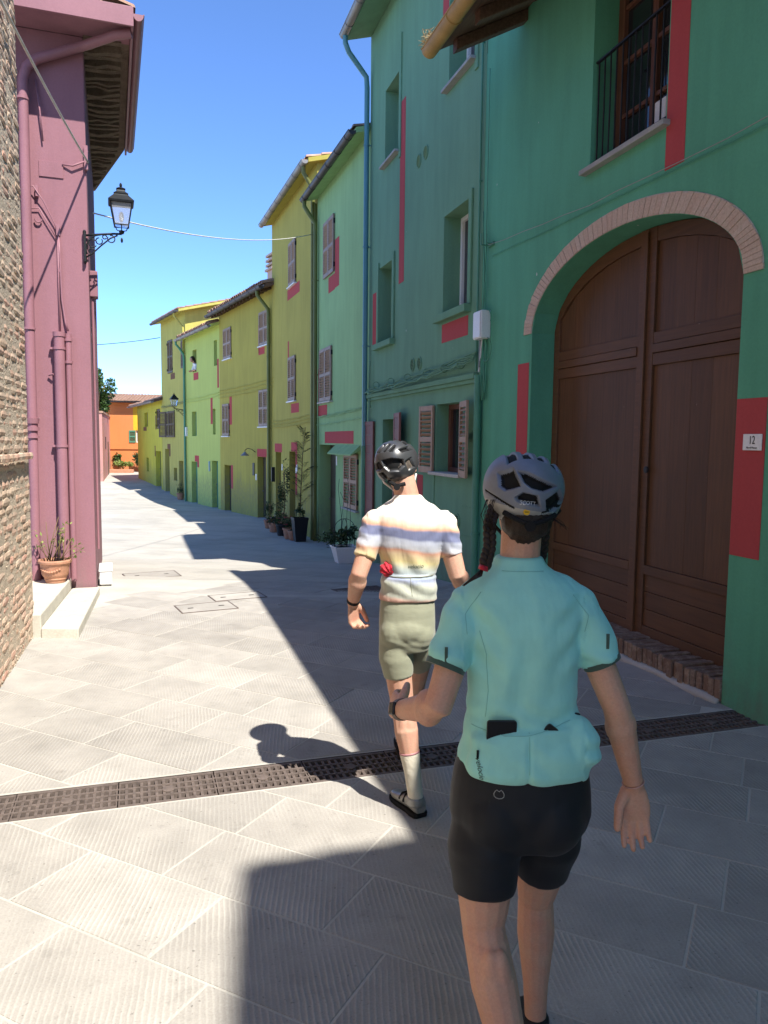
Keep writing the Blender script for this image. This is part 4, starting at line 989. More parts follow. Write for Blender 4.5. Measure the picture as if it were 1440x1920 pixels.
def shrub(label, base, rad, n, size, seed, m, name='shrub'):
    t = thing(name, label, 'shrub', base); q = MB(); r = random.Random(seed)
    for k in range(8): e = (r.uniform(-.6,.6)*rad[0], r.uniform(-.6,.6)*rad[1], rad[2]*r.uniform(.8,1.6)); q.tube([(0,0,0),(e[0]*.4,e[1]*.4,e[2]*.5),e], .012, 5)
    q.build('stems', M['stem'], t, True); q = MB(); leafcloud(q, (0,0,rad[2]), rad, n, size, seed); q.build('foliage', m, t)
shrub('spiky dark green shrub before the orange house', (-17.7,51.2,-.1), (.6,.5,.55), 500, .28, 7, M['leaf'])
shrub('low yellow-green shrub in the far flower bed', (-17.1,50.4,-.2), (.75,.5,.35), 500, .2, 8, M['leaf_yellow'])
shrub('dark bush by the orange house window', (-16.2,50.8,-.3), (.5,.4,.75), 600, .2, 9, M['leaf_dark'])
q = MB(); q.box(-.9,.9,-.25,.25,-.1,.18); bd = tag(q.build('flower_bed', M['terracotta'], None, bevel=.03), 'low terracotta flower bed edging at the far bend', 'flower bed'); bd.location = (-17.2,49.9,-.37); bd.rotation_euler = (0,0,.1)

# ================================================================ POTTED PLANTS
def potted(label, loc, pot, build_plant, m_pot, rz=0, cat='plant', name='potted_plant', group=None, soil=None):
    t = thing(name, label, cat, loc, rz, group); q = MB(); pot(q); q.build('pot', m_pot, t, True, sharp=35)
    if soil: s = MB(); s.lathe([(soil[0],soil[1]-.01),(soil[0],soil[1])], soil[2] if len(soil) > 2 else 16); s.build('soil', M['soil'], t)
    build_plant(t); return t
def round_pot(r0, r1, h): return lambda q: q.lathe([(r0*.9,0),(r0,.01),(r1*.96,h*.82),(r1*1.02,h*.83),(r1*1.06,h*.86),(r1*1.06,h*.98),(r1*1.02,h),(r1*.93,h),(r1*.9,h*.86)], 28)
def sq_pot(w0, w1, h):
    def f(q):
        def s(w,z): return [(-w,-w,z),(w,-w,z),(w,w,z),(-w,w,z)]
        q.loft([s(w0,0),s(w1,h*.9),s(w1*1.05,h*.9),s(w1*1.05,h),s(w1*.93,h),s(w1*.9,h*.88)])
    return f
def twig_plant(t):   # almost bare stems with a few pale leaves
    r = random.Random(2); q = MB(); lf = MB()
    for k in range(11):
        a = r.uniform(0,6.28); b0 = Vector((.1*math.cos(a)*r.random(),.1*math.sin(a)*r.random(),.22)); tp = Vector((r.gauss(.03,.05),r.gauss(0,.05),r.uniform(.45,.78)))
        q.tube([b0, b0.lerp(tp,.5)+Vector((r.gauss(0,.012),0,0)), tp], [.006,.005,.003], 5)
        if k % 2 == 0:
            for j in range(7): p_ = tp+Vector((r.gauss(0,.025),r.gauss(0,.025),r.gauss(-.02,.03))); d = Vector((r.gauss(0,1),r.gauss(0,1),r.gauss(0,.6))).normalized()*.03; w = d.cross(Vector((0,.3,1))).normalized()*.012; lf.add([p_-d,p_+w,p_+d,p_-w],[(0,1,2,3)])
    for e in ((.24,-.05,.42),(.30,.0,.38),(-.2,-.05,.55),(-.18,0,.40),(.20,.02,.30),(-.12,-.02,.44)):
        q.tube([(e[0]*.3,e[1],.24),(e[0]*.7,e[1],e[2]*.85),e], [.004,.004,.002], 5)
        for j in range(8): p_ = Vector(e)+Vector((r.gauss(0,.03),r.gauss(0,.03),r.gauss(0,.025))); d = Vector((r.gauss(0,1),r.gauss(0,1),r.gauss(0,.6))).normalized()*.032; w = d.cross(Vector((0,.3,1))).normalized()*.013; lf.add([p_-d,p_+w,p_+d,p_-w],[(0,1,2,3)])
    q.build('stems', M['stem'], t, True); lf.build('leaves', M['leaf_yellow'], t)
def garland_pot(q):
    q.lathe([(.095,0),(.105,.008),(.108,.03),(.12,.045),(.118,.06),(.135,.085),(.142,.10),(.15,.16),(.16,.215),(.165,.222),(.178,.228),(.18,.25),(.172,.262),(.155,.262),(.148,.22)], 32)
    for k in range(9):
        a = R(-130+k*10); z = .165-.03*math.sin(math.pi*(k/8)); q.ell((.152*math.cos(a),.152*math.sin(a),z),.016,.016,.014,8,6)
potted('terracotta pot with garland relief and nearly bare plant on the step', (-3.71,8.60,.215), garland_pot, twig_plant, M['terracotta'], 0, soil=(.15,.225))
def white_box(q): q.box(-.3,.3,-.075,.075,.02,.205)
pl = thing('planter_box', 'white rectangular planter box against the pink house', 'planter', tuple(kp(1.0,-.10,ground_z(9.9))), rzK)
q = MB(); q.box(-.3,.3,-.075,.075,.03,.215).box(-.31,.31,-.085,.085,.195,.22); q.build('box', M['whiteplastic'], pl, bevel=.01)
for sx in (-.22,.22): MB().box(sx-.03,sx+.03,-.06,.06,0,.03).build('foot', M['whiteplastic'], pl)
def hoop_plant(t):
    q = MB(); q.tube(arc((0,0,.62),.19,0,180,16)+[(-.19,0,.3)], .006, 6); q.tube([(.19,0,.62),(.19,0,.3)], .006, 6); q.tube(arc((0,0,.62),.19,0,180,16,'yz')+[(0,-.19,.3)], .006, 6); q.tube([(0,.19,.62),(0,.19,.3)], .006, 6)
    r = random.Random(8)
    for k in range(4): x = r.uniform(-.1,.1); q.tube([(x,0,.3),(x+.03*math.sin(k),.02,.8),(x+.05*math.sin(k*2+1),0,1.15+.1*k),(x-.03,0,1.3+.12*k)], .004, 5)
    q.build('trellis', M['iron'], t, True); q = MB(); leafcloud(q, (0,0,.55), (.32,.28,.28), 650, .07, 3); leafcloud(q, (-.32,.0,.45), (.22,.2,.22), 220, .06, 5); q.build('leaves', M['leaf_dark'], t)
potted('white square planter with dark bush and wire hoop trellis', (-.72,14.0,ground_z(14.0)), sq_pot(.14,.21,.31), hoop_plant, M['white'], R(18), soil=(.19,.285,4))
def fern_tree(t):
    q = MB(); lf = MB(); r = random.Random(6); q.tube([(0,0,.5),(.03,0,1.3),(.08,.02,2.1),(.16,.05,2.75)], [.014,.012,.009,.004], 6)
    for k in range(46):
        z = .85+1.85*k/46; base = Vector((.02+.05*z*.4,0,z)); a = r.uniform(0,6.28); L2 = (.46-.28*(k/46))*r.uniform(.7,1.1); d = Vector((math.cos(a),math.sin(a)*.7,.55)).normalized(); q.tube([base, base+d*L2*.6+Vector((0,0,.03)), base+d*L2], [.004,.003,.002], 4)
        for j in range(9):
            p_ = base+d*L2*(.25+.75*j/8); s = d.cross(Vector((0,0,1))).normalized()
            for sg in (-1,1): e = (s*sg+d*.6+Vector((0,0,-.2+r.gauss(0,.15)))).normalized()*.085; w = e.cross(Vector((.2,.2,1))).normalized()*.016; lf.add([p_,p_+e*.5+w,p_+e,p_+e*.5-w],[(0,1,2,3)])
    q.build('stem', M['stem'], t, True); lf.build('leaves', M['leaf_dark'], t); q = MB(); leafcloud(q, (.05,0,.78), (.2,.2,.2), 160, .08, 4); q.build('low_leaves', M['leaf_dark'], t)
potted('tall black square pot with feathery climbing plant', (-2.03,18.45,ground_z(18.5)), sq_pot(.125,.17,.58), fern_tree, M['blackpot'], R(20), soil=(.15,.56,4))
def flowers(mcol, seed, h=.3, rad=.2, n=260, fl=14):
    def f(t):
        q = MB(); r = random.Random(seed)
        for k in range(6): q.tube([(0,0,.15),(r.gauss(0,.06),r.gauss(0,.06),.3),(r.gauss(0,.1),r.gauss(0,.1),.2+h)], .005, 5)
        q.build('stems', M['stem'], t, True); q = MB(); leafcloud(q, (0,0,.2+h*.6), (rad,rad,h*.6), n, .06, seed); q.build('leaves', M['leaf_dark'], t)
        if fl:
            q = MB()
            for k in range(fl):
                c = Vector((r.gauss(0,rad*.6),r.gauss(-.05,rad*.6),.2+h*r.uniform(.4,1.15)))
                for j in range(6): a = j*1.05; d = Vector((math.cos(a),math.sin(a),r.uniform(-.2,.5)))*.035; w = d.cross(Vector((0,0,1))).normalized()*.016; q.add([c,c+d*.6+w,c+d,c+d*.6-w],[(0,1,2,3)])
            q.build('blossoms', mcol, t)
    return f
gp = 'flower pots by the olive house'
potted('terracotta pot of red flowers just left of the black pot', (-2.36,19.0,ground_z(19)), round_pot(.11,.15,.27), flowers(M['flower_red'],31,.35,.2,300,22), M['terracotta'], group=gp, soil=(.13,.24))
potted('small terracotta pot between black pot and red flowers', (-2.22,18.7,ground_z(18.7)), round_pot(.09,.13,.24), flowers(M['flower_pink'],32,.12,.12,80,0), M['terracotta'], group=gp, soil=(.12,.21))
potted('terracotta pot of pink flowers nearest the olive door', (-2.95,20.6,ground_z(20.6)), round_pot(.12,.16,.26), flowers(M['flower_pink'],33,.22,.22,300,30), M['terracotta'], group=gp, soil=(.13,.23))
potted('dark pot with small leaved bush beside the door', (-2.62,19.75,ground_z(19.7)), round_pot(.13,.17,.3), flowers(M['flower_red'],34,.4,.24,360,6), M['blackpot'], group=gp, soil=(.14,.27))
potted('potted shrub climbing between the two olive doorways', (-2.66,20.55,ground_z(20.5)), round_pot(.12,.16,.28), flowers(M['flower_pink'],35,1.45,.2,900,0), M['terracotta'], group=gp, soil=(.13,.25))
potted('leafy pot at the far end of the flower row', (-3.25,21.6,ground_z(21.6)), round_pot(.1,.14,.24), flowers(M['flower_pink'],36,.5,.16,260,4), M['terracotta'], group=gp, soil=(.12,.21))
potted('little potted plant in the lime house doorway', (-9.2,34.65,ground_z(34.6)), round_pot(.12,.17,.3), flowers(M['flower_pink'],37,.5,.22,260,0), M['terracotta'], soil=(.14,.27))
# ================================================================ PEOPLE
def fabric(name, col, rough=.75, wr=.35, ws=9, stretch=(1,1,1), sheen=.2, ramp=None, fine=500):
    m, n, l, b = nt(name); tc = n.new('ShaderNodeTexCoord').outputs['Object']
    if ramp:
        sp = n.new('ShaderNodeSeparateXYZ'); l.new(tc, sp.inputs[0])
        zz = mth(n, l, 'ADD', sp.outputs[2], mth(n, l, 'ADD', mth(n, l, 'MULTIPLY', sp.outputs[0], .10), mapr(n, l, noise(n, l, tc, 9, 2), 0, 1, -.012, .012)))
        cr_ = n.new('ShaderNodeValToRGB'); z0, z1 = ramp[0][0], ramp[-1][0]; l.new(mapr(n, l, zz, z0, z1, 0, 1), cr_.inputs[0]); e = cr_.color_ramp.elements
        while len(e) < len(ramp): e.new(.5)
        for i, (z, c) in enumerate(ramp): e[i].position = (z-z0)/(z1-z0); e[i].color = (*c, 1)
        c = cr_.outputs[0]
    else: c = col
    f = mapr(n, l, noise(n, l, tc, 14, 3), .3, .7, .95, 1.05)
    l.new(scalecol(n, l, c, f), b.inputs['Base Color']); b.inputs['Roughness'].default_value = rough; b.inputs['Sheen Weight'].default_value = sheen; b.inputs['Specular IOR Level'].default_value = .3
    w1 = noise(n, l, mapping(n, l, tc, stretch), ws, 3, .5)
    w2 = noise(n, l, mapping(n, l, tc, (stretch[0]*1.3,stretch[1]*1.3,stretch[2]*2.0), (.2,.5,.3)), ws*3.1, 4, .6)
    b1 = bump(n, l, None, mth(n, l, 'ADD', w1, mth(n, l, 'MULTIPLY', w2, .07)), wr, .03); bump(n, l, b, noise(n, l, tc, fine, 1), .12, .001, b1)
    return m
def skin_mat(name, col, red):
    m, n, l, b = nt(name); tc = n.new('ShaderNodeTexCoord').outputs['Object']
    c = mix(n, l, mapr(n, l, noise(n, l, tc, 16, 5, .65), .35, .7, 0, 1), col, red); f = mapr(n, l, noise(n, l, tc, 160, 3), .3, .7, .93, 1.06)
    l.new(scalecol(n, l, c, f), b.inputs['Base Color']); b.inputs['Roughness'].default_value = .6; b.inputs['Specular IOR Level'].default_value = .3; b.inputs['Subsurface Weight'].default_value = .12; b.inputs['Subsurface Radius'].default_value = (.02,.008,.004); b.inputs['Subsurface Scale'].default_value = .5
    bump(n, l, b, noise(n, l, tc, 220, 3), .12, .002); return m
M['skin_w'] = skin_mat('tanned_skin', (.62,.36,.255), (.62,.31,.215)); M['skin_m'] = skin_mat('fair_skin', (.55,.33,.235), (.55,.27,.19))
M['hair_w'] = mat('dark_brown_hair', (.030,.018,.012), .5, var=.3, vs=40, stretch=(3,3,.3), bmp=.6, bs=120); M['hair_m'] = mat('grey_brown_hair', (.10,.08,.065), .6, var=.3, vs=60, bmp=.6)
M['mint'] = fabric('mint_jersey', (.34,.74,.66), .85, .42, 4.5, (2.0,2.0,.8)); M['mint_seam'] = fabric('mint_seam_thread', (.22,.54,.48), .8, .1); M['mint_trim'] = fabric('dark_green_cuff', (.055,.095,.075), .8, .1)
M['black_lycra'] = fabric('black_lycra', (.012,.013,.017), .62, .12, 5, sheen=.06); M['sage'] = fabric('sage_lycra', (.27,.275,.195), .75, .12, 12, (1,1,2.2))
M['stripes'] = fabric('striped_jersey', None, .7, .35, 9, (1.6,1.6,.6), ramp=[(1.05,(.50,.25,.20)),(1.085,(.62,.38,.30)),(1.10,(.42,.43,.36)),(1.16,(.46,.48,.40)),(1.185,(.34,.38,.52)),(1.20,(.30,.35,.40)),(1.235,(.40,.44,.40)),(1.27,(.62,.52,.26)),(1.305,(.62,.46,.28)),(1.322,(.58,.30,.20)),(1.335,(.46,.46,.48)),(1.375,(.40,.42,.50)),(1.388,(.15,.165,.27)),(1.425,(.16,.175,.29)),(1.438,(.62,.34,.22)),(1.46,(.70,.55,.42)),(1.49,(.76,.70,.60)),(1.60,(.74,.70,.66))])
M['helm_w'] = mat('grey_helmet_sky_tint', (.165,.185,.235), .42, var=.05, spec=.5, bmp=0); M['helm_low'] = mat('grey_helmet_rim', (.34,.335,.32), .5, var=.05, bmp=0); M['helm_in'] = mat('black_helmet_foam', (.008,.008,.009), .8, bmp=0)  # upper shell's blue stands for reflected sky, painted into its grey
M['helm_m'] = mat('glossy_charcoal_helmet', (.045,.046,.050), .34, var=.1, spec=.6, bmp=0); M['silver'] = mat('silver_shoe', (.30,.295,.28), .35, .35, var=.15, vs=20); M['sock'] = fabric('cream_sock', (.62,.57,.46), .85, .2, 30)
M['watch'] = mat('watch_strap', (.16,.125,.105), .6); M['screen'] = mat('watch_case', (.03,.03,.03), .2, .5, bmp=0); M['phone'] = mat('black_phone', (.012,.012,.014), .35, bmp=0); M['redcloth'] = fabric('red_cloth', (.50,.012,.03), .6, .8, 30)
M['pinkband'] = mat('pink_bracelet', (.55,.30,.24), .6)

def ring(c, rx, ry, n=30, yaw=0., ex=2.3, tilt=0., back=0.):
    out = []
    for i in range(n):
        a = 2*math.pi*i/n; ca, sa = math.cos(a), math.sin(a)
        x = rx*math.copysign(abs(ca)**(2/ex), ca); y = ry*math.copysign(abs(sa)**(2/ex), sa)
        out.append((c[0]+x*math.cos(yaw)-y*math.sin(yaw), c[1]+x*math.sin(yaw)+y*math.cos(yaw), c[2]+tilt*ca+back*sa))
    return out
def remesh(mb, name, mats, parent, voxel=.006, it=4, disp=None, pick=None):
    o = mb.build(name, mats, parent)
    r = o.modifiers.new('r', 'REMESH'); r.mode = 'VOXEL'; r.voxel_size = voxel
    s = o.modifiers.new('s', 'SMOOTH'); s.factor = .5; s.iterations = it
    me = bpy.data.meshes.new_from_object(o.evaluated_get(bpy.context.evaluated_depsgraph_get())); o.modifiers.clear(); o.data = me; me.name = name
    if disp:
        nn = [v.normal.copy() for v in me.vertices]
        for v, n_ in zip(me.vertices, nn): v.co += n_*disp(v.co)
    if len(me.materials) == 0:
        for m in (mats if isinstance(mats, (list, tuple)) else [mats]): me.materials.append(m)
    if pick: me.polygons.foreach_set('material_index', [pick(p.center) for p in me.polygons])
    else: me.polygons.foreach_set('material_index', [0]*len(me.polygons))
    me.polygons.foreach_set('use_smooth', [True]*len(me.polygons)); me.update()
    return o
def bvh(o): return BVHTree.FromPolygons([v.co.copy() for v in o.data.vertices], [tuple(p.vertices) for p in o.data.polygons])
def onback(bv, x, z, off=.001, y0=-2.):
    h = bv.ray_cast(Vector((x, y0, z)), Vector((0,1,0)))
    return None if h[0] is None else h[0]+h[1]*off*(1 if h[1].y < 0 else -1)
def seam(bv, pts, r, m, parent, name='seam', n=10, off=.0005):
    out = []
    for (a, b) in zip(pts, pts[1:]):
        for i in range(n):
            t = i/n; p = onback(bv, a[0]+(b[0]-a[0])*t, a[1]+(b[1]-a[1])*t, off)
            if p: out.append(p)
    if len(out) > 2: return MB().tube(out, r, 5).build(name, m, parent, True)
def text_on(bv, body, size, x, z, rot, m, parent, name='lettering', off=.0015, shear=0.):
    me = text_mesh(body, size)
    bm = bmesh.new(); bm.from_mesh(me); bmesh.ops.triangulate(bm, faces=bm.faces); bmesh.ops.subdivide_edges(bm, edges=[e for e in bm.edges if e.calc_length() > .012], cuts=1); bm.to_mesh(me); bm.free()
    c, s = math.cos(rot), math.sin(rot)
    for v in me.vertices:
        px, pz = v.co.x+shear*v.co.y, v.co.y; q = onback(bv, x+px*c-pz*s, z+px*s+pz*c, off); v.co = q if q else (x, 0, z)
    me.materials.clear(); me.materials.append(m); return link(name, me, parent)
def hand(mb, w, f, t, pn, curl=(18,30,25), s=1.0, spread=.5, thumb_out=.75):
    # w wrist, f finger direction, t thumb side, pn palm-facing direction
    w, f, t, pn = Vector(w), Vector(f).normalized(), Vector(t), Vector(pn)
    t = (t-f*t.dot(f)).normalized(); pn = (pn-f*pn.dot(f)-t*pn.dot(t)).normalized()
    rg = []
    for d, hw, hh in ((-.02,.025,.019),(.0,.026,.018),(.025,.034,.017),(.055,.040,.015),(.085,.041,.0125),(.098,.037,.010)):
        c = w+f*d*s; rg.append([c+t*hw*s*1.04*math.cos(2*math.pi*k/16)+pn*hh*s*math.sin(2*math.pi*k/16) for k in range(16)])
    mb.loft(rg)
    for k, (off, ln) in enumerate(((.029,.080),(.0095,.089),(-.010,.083),(-.0285,.066))):
        b = w+f*.088*s+t*off*s; d = (f+t*off*spread*9).normalized(); pts = [b-d*.02*s, b]; r_ = [.0098*s,.0098*s]; cum = 0
        for j, (sl, cv) in enumerate(zip((.46,.30,.24), curl)):
            cum += cv*(1+.12*k); dd = d*math.cos(R(cum))+pn*math.sin(R(cum)); pts.append(pts[-1]+dd*ln*sl*s); r_.append((.0099-.0008*(j+1))*s)
        mb.capsule(pts, r_, 10)
    b = w+f*.02*s+t*.024*s+pn*.006*s; d1 = (f*.75+t*thumb_out+pn*.35).normalized(); d2 = (f*.95+t*thumb_out*.35+pn*.3).normalized()
    mb.capsule([b-d1*.008, b+d1*.040*s, b+d1*.040*s+d2*.032*s, b+d1*.040*s+d2*.056*s], [.017*s,.0145*s,.0125*s,.0105*s], 10)
def head(mb, c, s=1.0, yaw=0., tilt=0.):
    Mh = Matrix.Rotation(yaw,4,'Z') @ Matrix.Rotation(tilt,4,'Y'); c = Vector(c)
    def E(p, rx, ry, rz): mb.ell(c+Mh @ (Vector(p)*s), rx*s, ry*s, rz*s, 16, 12, 0, Mh)
    E((0,0,.012),.074,.092,.092); E((0,.02,-.06),.056,.068,.063); E((0,.055,-.095),.030,.026,.024); E((0,.092,-.015),.011,.018,.024); E((0,.098,-.032),.015,.014,.011)
    for sx in (-1,1):
        E((sx*.033,.078,.028),.022,.014,.010); E((sx*.040,.070,-.03),.022,.022,.022); E((sx*.078,-.005,-.005),.010,.022,.032); E((sx*.081,-.008,-.026),.009,.014,.012); E((sx*.031,.082,.008),.013,.010,.010)
    E((0,.090,-.062),.022,.011,.006); E((0,.088,-.072),.019,.012,.007)
    return Mh
def face_marks(parent, c, s, Mh, m_eye):
    q = MB(); c = Vector(c)
    for sx in (-1,1): q.ell(c+Mh @ (Vector((sx*.031,.090,.008))*s), .010*s,.005*s,.0055*s, 10, 6, 0, Mh); q.ell(c+Mh @ (Vector((sx*.033,.090,.036))*s), .018*s,.006*s,.004*s, 10, 6, 0, Mh)
    q.build('eyes', m_eye, parent, True)
def inpoly(x, y, P):
    ins = False; d = 9.
    for i in range(len(P)):
        (a, b), (c, e) = P[i], P[(i+1) % len(P)]
        if (b > y) != (e > y) and x < (c-a)*(y-b)/(e-b)+a: ins = not ins
        L2 = (c-a)**2+(e-b)**2; t = max(0, min(1, ((x-a)*(c-a)+(y-b)*(e-b))/L2)); d = min(d, math.hypot(x-a-(c-a)*t, y-b-(e-b)*t))
    return d if ins else -d
def helmet(parent, c, rad, rot, backs, tops, mats, rim, low_z, groove=None, name='helmet'):
    rx, ry, ru, rl = rad; NA, NT = 340, 150; mb = MB(); c = Vector(c); flag = []
    for k in range(NT+1):
        for i in range(NA):
            az = 2*math.pi*i/NA; zr = rim(az); tm = math.acos(max(-.98, min(.98, zr/rl if zr < 0 else zr/ru))); th = .012+(tm-.012)*k/NT
            h = math.sin(th)**(.8 if th < math.pi/2 else .55); z = math.cos(th)*(ru if th < math.pi/2 else rl)
            p = Vector((rx*h*math.sin(az), -ry*h*math.cos(az), z)); n_ = Vector((p.x/rx**2, p.y/ry**2, p.z/ru**2)).normalized(); fl = 0; ins = 0.
            if p.y < -.012:
                for P in backs:
                    d = inpoly(p.x, p.z, P)
                    if d > -.003: ins = max(ins, .017*max(0, min(1, (d+.0025)/.006))); fl = 1 if d > .0012 else fl
            if p.z > .25*ru:
                for P in tops:
                    d = inpoly(p.x, p.y, P)
                    if d > -.002: ins = max(ins, .010*max(0, min(1, (d+.002)/.005))); fl = 1 if d > .0015 else fl
            if groove and not fl:
                g_ = groove(p)
                if g_ > 0: ins = max(ins, .004*g_); fl = 1 if g_ > .5 else fl
            if not fl and p.z < low_z(p): fl = 2
            mb.v.append(tuple(c+rot @ (p-n_*ins))); flag.append(fl)
    for k in range(NT):
        for i in range(NA):
            j = (i+1) % NA; f = (k*NA+i, (k+1)*NA+i, (k+1)*NA+j, k*NA+j); fl = [flag[q] for q in f]
            mb.f.append(f); mb.m.append(1 if fl.count(1) >= 2 else (2 if 2 in fl else 0))
    o = mb.build(name, mats, parent, True, sharp=50); s = o.modifiers.new('s', 'SOLIDIFY'); s.thickness = .012; s.offset = -1; s.material_offset_rim = 0
    return o
def shoe(mb, heel, toe, w=.048, h=.075):
    heel, toe = Vector(heel), Vector(toe); L = (toe-heel).length; f = (toe-heel).normalized(); s = f.cross(Vector((0,0,1))).normalized(); u = s.cross(f); rg = []
    for t, ww, hh in ((-.03,.55,.55),(.0,.75,.95),(.10,.82,1.02),(.25,.80,1.0),(.42,.86,.80),(.6,1.0,.62),(.78,1.02,.50),(.92,.78,.40),(1.0,.42,.26)):
        c = heel+f*L*t; ring_ = []
        for k in range(18):
            a = 2*math.pi*k/18; x = math.copysign(abs(math.cos(a))**.75, math.cos(a))*w*ww; z = h*hh*(.5+.5*math.copysign(abs(math.sin(a))**.8, math.sin(a))); ring_.append(c+s*x+u*z)
        rg.append(ring_)
    mb.loft(rg); return s, f, u

# ---------------------------------------------------------------- the rider in mint, seen from behind, in the foreground
W0 = Vector((.37,2.05,0)); Wm = thing('person', 'person in mint cycling jersey, black shorts and grey helmet in the foreground', 'person', W0)
def w(x, y, z): return (x-W0.x, y-W0.y, z)
WT = [(1.548,.362,2.040,.062,.056),(1.525,.363,2.040,.072,.062),(1.505,.365,2.042,.096,.072),(1.485,.368,2.044,.128,.082),(1.46,.371,2.046,.158,.094),(1.42,.374,2.046,.168,.106),(1.36,.376,2.046,.158,.114),(1.29,.378,2.046,.152,.114),(1.21,.380,2.046,.148,.107),(1.13,.382,2.046,.150,.103),(1.05,.385,2.046,.164,.110),(.985,.386,2.046,.178,.117)]
LSH, LEL, LWR = w(.228,2.04,1.402), w(.147,1.965,1.155), w(.052,2.165,1.075)
RSH, REL, RWR = w(.526,2.045,1.402), w(.632,2.015,1.140), w(.702,2.06,.905)
LH, LK, LC, LA = w(.288,2.04,.84), w(.283,1.985,.53), w(.305,1.915,.42), w(.375,1.80,.13)
RH, RK, RC, RA = w(.472,2.06,.84), w(.462,2.17,.50), w(.470,2.19,.38), w(.484,2.225,.085)
V3 = Vector
b = MB()
b.loft([ring(w(x,y,z), rx-.012, ry-.012) for z,x,y,rx,ry in reversed(WT)]); b.loft([ring(w(.382,2.045,z), rx, ry) for z,rx,ry in ((.76,.11,.07),(.82,.148,.09),(.92,.152,.09),(1.0,.145,.085))])
b.capsule([w(.362,2.04,1.44), w(.366,2.045,1.54), w(.372,2.06,1.66)], [.062,.053,.055])
for C0, sgn in ((LC,1),(RC,1)):
    for sx in (-.02,.02): b.ell(V3(C0)+V3((sx*.55,-.012,.01)), .036,.038,.095, 14, 10)
for K0 in (LK, RK): b.ell(V3(K0)+V3((0,.018,.0)), .045,.042,.055, 14, 10)
for E0, W_ in ((LEL,LWR),(REL,RWR)): b.ell(V3(E0).lerp(V3(W_),.22), .043,.041,.052, 14, 10)
HC = w(.377,2.075,1.70); Mh = head(b, HC, .98, R(6), R(4))
b.capsule([LSH, Vector(LSH).lerp(Vector(LEL),.45), LEL, Vector(LEL).lerp(Vector(LWR),.3), LWR], [.048,.044,.038,.040,.027]); b.capsule([RSH, Vector(RSH).lerp(Vector(REL),.45), REL, Vector(REL).lerp(Vector(RWR),.3), Vector(REL).lerp(Vector(RWR),.7), RWR], [.048,.043,.037,.039,.032,.026])
hand(b, RWR, (.08,.02,-1), (-1,.15,0), (.15,-1,.1), (7,17,15), 1.02, spread=.30, thumb_out=.45); hand(b, LWR, (-.22,.95,-.12), (.25,.05,1), (1,.2,-.1), (20,35,30), .95)
b.capsule([LH, Vector(LH).lerp(Vector(LK),.55), Vector(LH).lerp(Vector(LK),.85), LK, LC, Vector(LC).lerp(Vector(LA),.55), LA], [.080,.082,.066,.059,.063,.047,.035]); b.capsule([RH, Vector(RH).lerp(Vector(RK),.55), Vector(RH).lerp(Vector(RK),.85), RK, RC, Vector(RC).lerp(Vector(RA),.6), RA], [.080,.076,.060,.052,.056,.038,.033])
remesh(b, 'body', M['skin_w'], Wm, .0042, 2, lambda p: -.002*math.exp(-((p.z-.525)/.006)**2) if p.y < .0 and abs(p.x+.087) < .07 else (-.002*math.exp(-((p.z-.495)/.006)**2) if p.y < .14 and abs(p.x-.09) < .06 else 0)); face_marks(Wm, HC, .98, Mh, M['helm_in'])
# jersey
j = MB(); j.loft([ring(w(x,y,z), rx, ry, back=(.03 if z < 1 else 0), tilt=0) for z,x,y,rx,ry in reversed(WT)])
LSE, RSE = w(.168,1.995,1.258), w(.590,2.03,1.265)
j.capsule([LSH, Vector(LSH).lerp(Vector(LSE),.5)], [.060,.059]); j.tube([LSH, Vector(LSH).lerp(Vector(LSE),.5), LSE], [.060,.059,.056], 20); j.tube([RSH, Vector(RSH).lerp(Vector(RSE),.5), RSE], [.060,.059,.055], 20); j.capsule([RSH, Vector(RSH).lerp(Vector(RSE),.5)], [.060,.059])
for S0, cx in ((LSH,.325),(RSH,.415)): j.capsule([w(cx,2.042,1.462), V3(S0).lerp(V3(w(cx,2.042,1.462)),.5)+V3((0,0,.010)), S0], [.058,.060,.060])
pk = []
for z, r1, yb in ((1.100,.142,1.940),(1.07,.156,1.930),(1.03,.160,1.922),(.985,.166,1.922),(.962,.160,1.932)):
    pk.append(ring(w(.392,yb+.055,z), r1, .068, tilt=(.015 if z > 1.08 else 0)))
j.loft(list(reversed(pk))); j.ell(w(.515,1.985,1.045), .068,.064,.085); j.ell(w(.45,1.958,1.025), .095,.048,.068)
def wf(p):
    x, z = p.x, p.z; f = 0
    if z < 1.47 and p.y < .06:
        m1 = max(0, min(1, (1.40-z)/.12))*max(0, min(1, (z-1.11)/.06))
        f += .0042*m1*math.sin(x*66+2.6*math.sin(z*8)+z*5)*(.5+.5*math.sin(x*19+2)); f += .0050*max(0, min(1, (1.46-z)/.05))*max(0, min(1, (z-1.2)/.08))*max(0, 1-abs(x+.115)/.085)*math.sin((x*.9+z)*62+1+3*x); f += .0046*max(0, min(1, (1.46-z)/.05))*max(0, min(1, (z-1.2)/.08))*max(0, 1-abs(x-.12)/.08)*math.sin((x*-.9+z)*66+.6); f += .0030*max(0, min(1, (1.2-z)/.06))*max(0, min(1, (z-1.1)/.02))*math.sin(z*85+x*14+2*math.sin(x*25))
        f += .0030*math.sin(z*70+x*30+2*math.sin(x*18))*max(0, min(1, (1.10-z)/.05))*(.6+.4*math.sin(x*40)); f -= .004*math.exp(-((x-.012)/.006)**2)*max(0, min(1, (1.10-z)/.03))
        if abs(x) > .16: f += .0032*math.sin(z*88+x*34+1.5*math.sin(z*30))
    return f
jw_ = remesh(j, 'jersey', M['mint'], Wm, .005, 12, wf); bj = bvh(jw_)
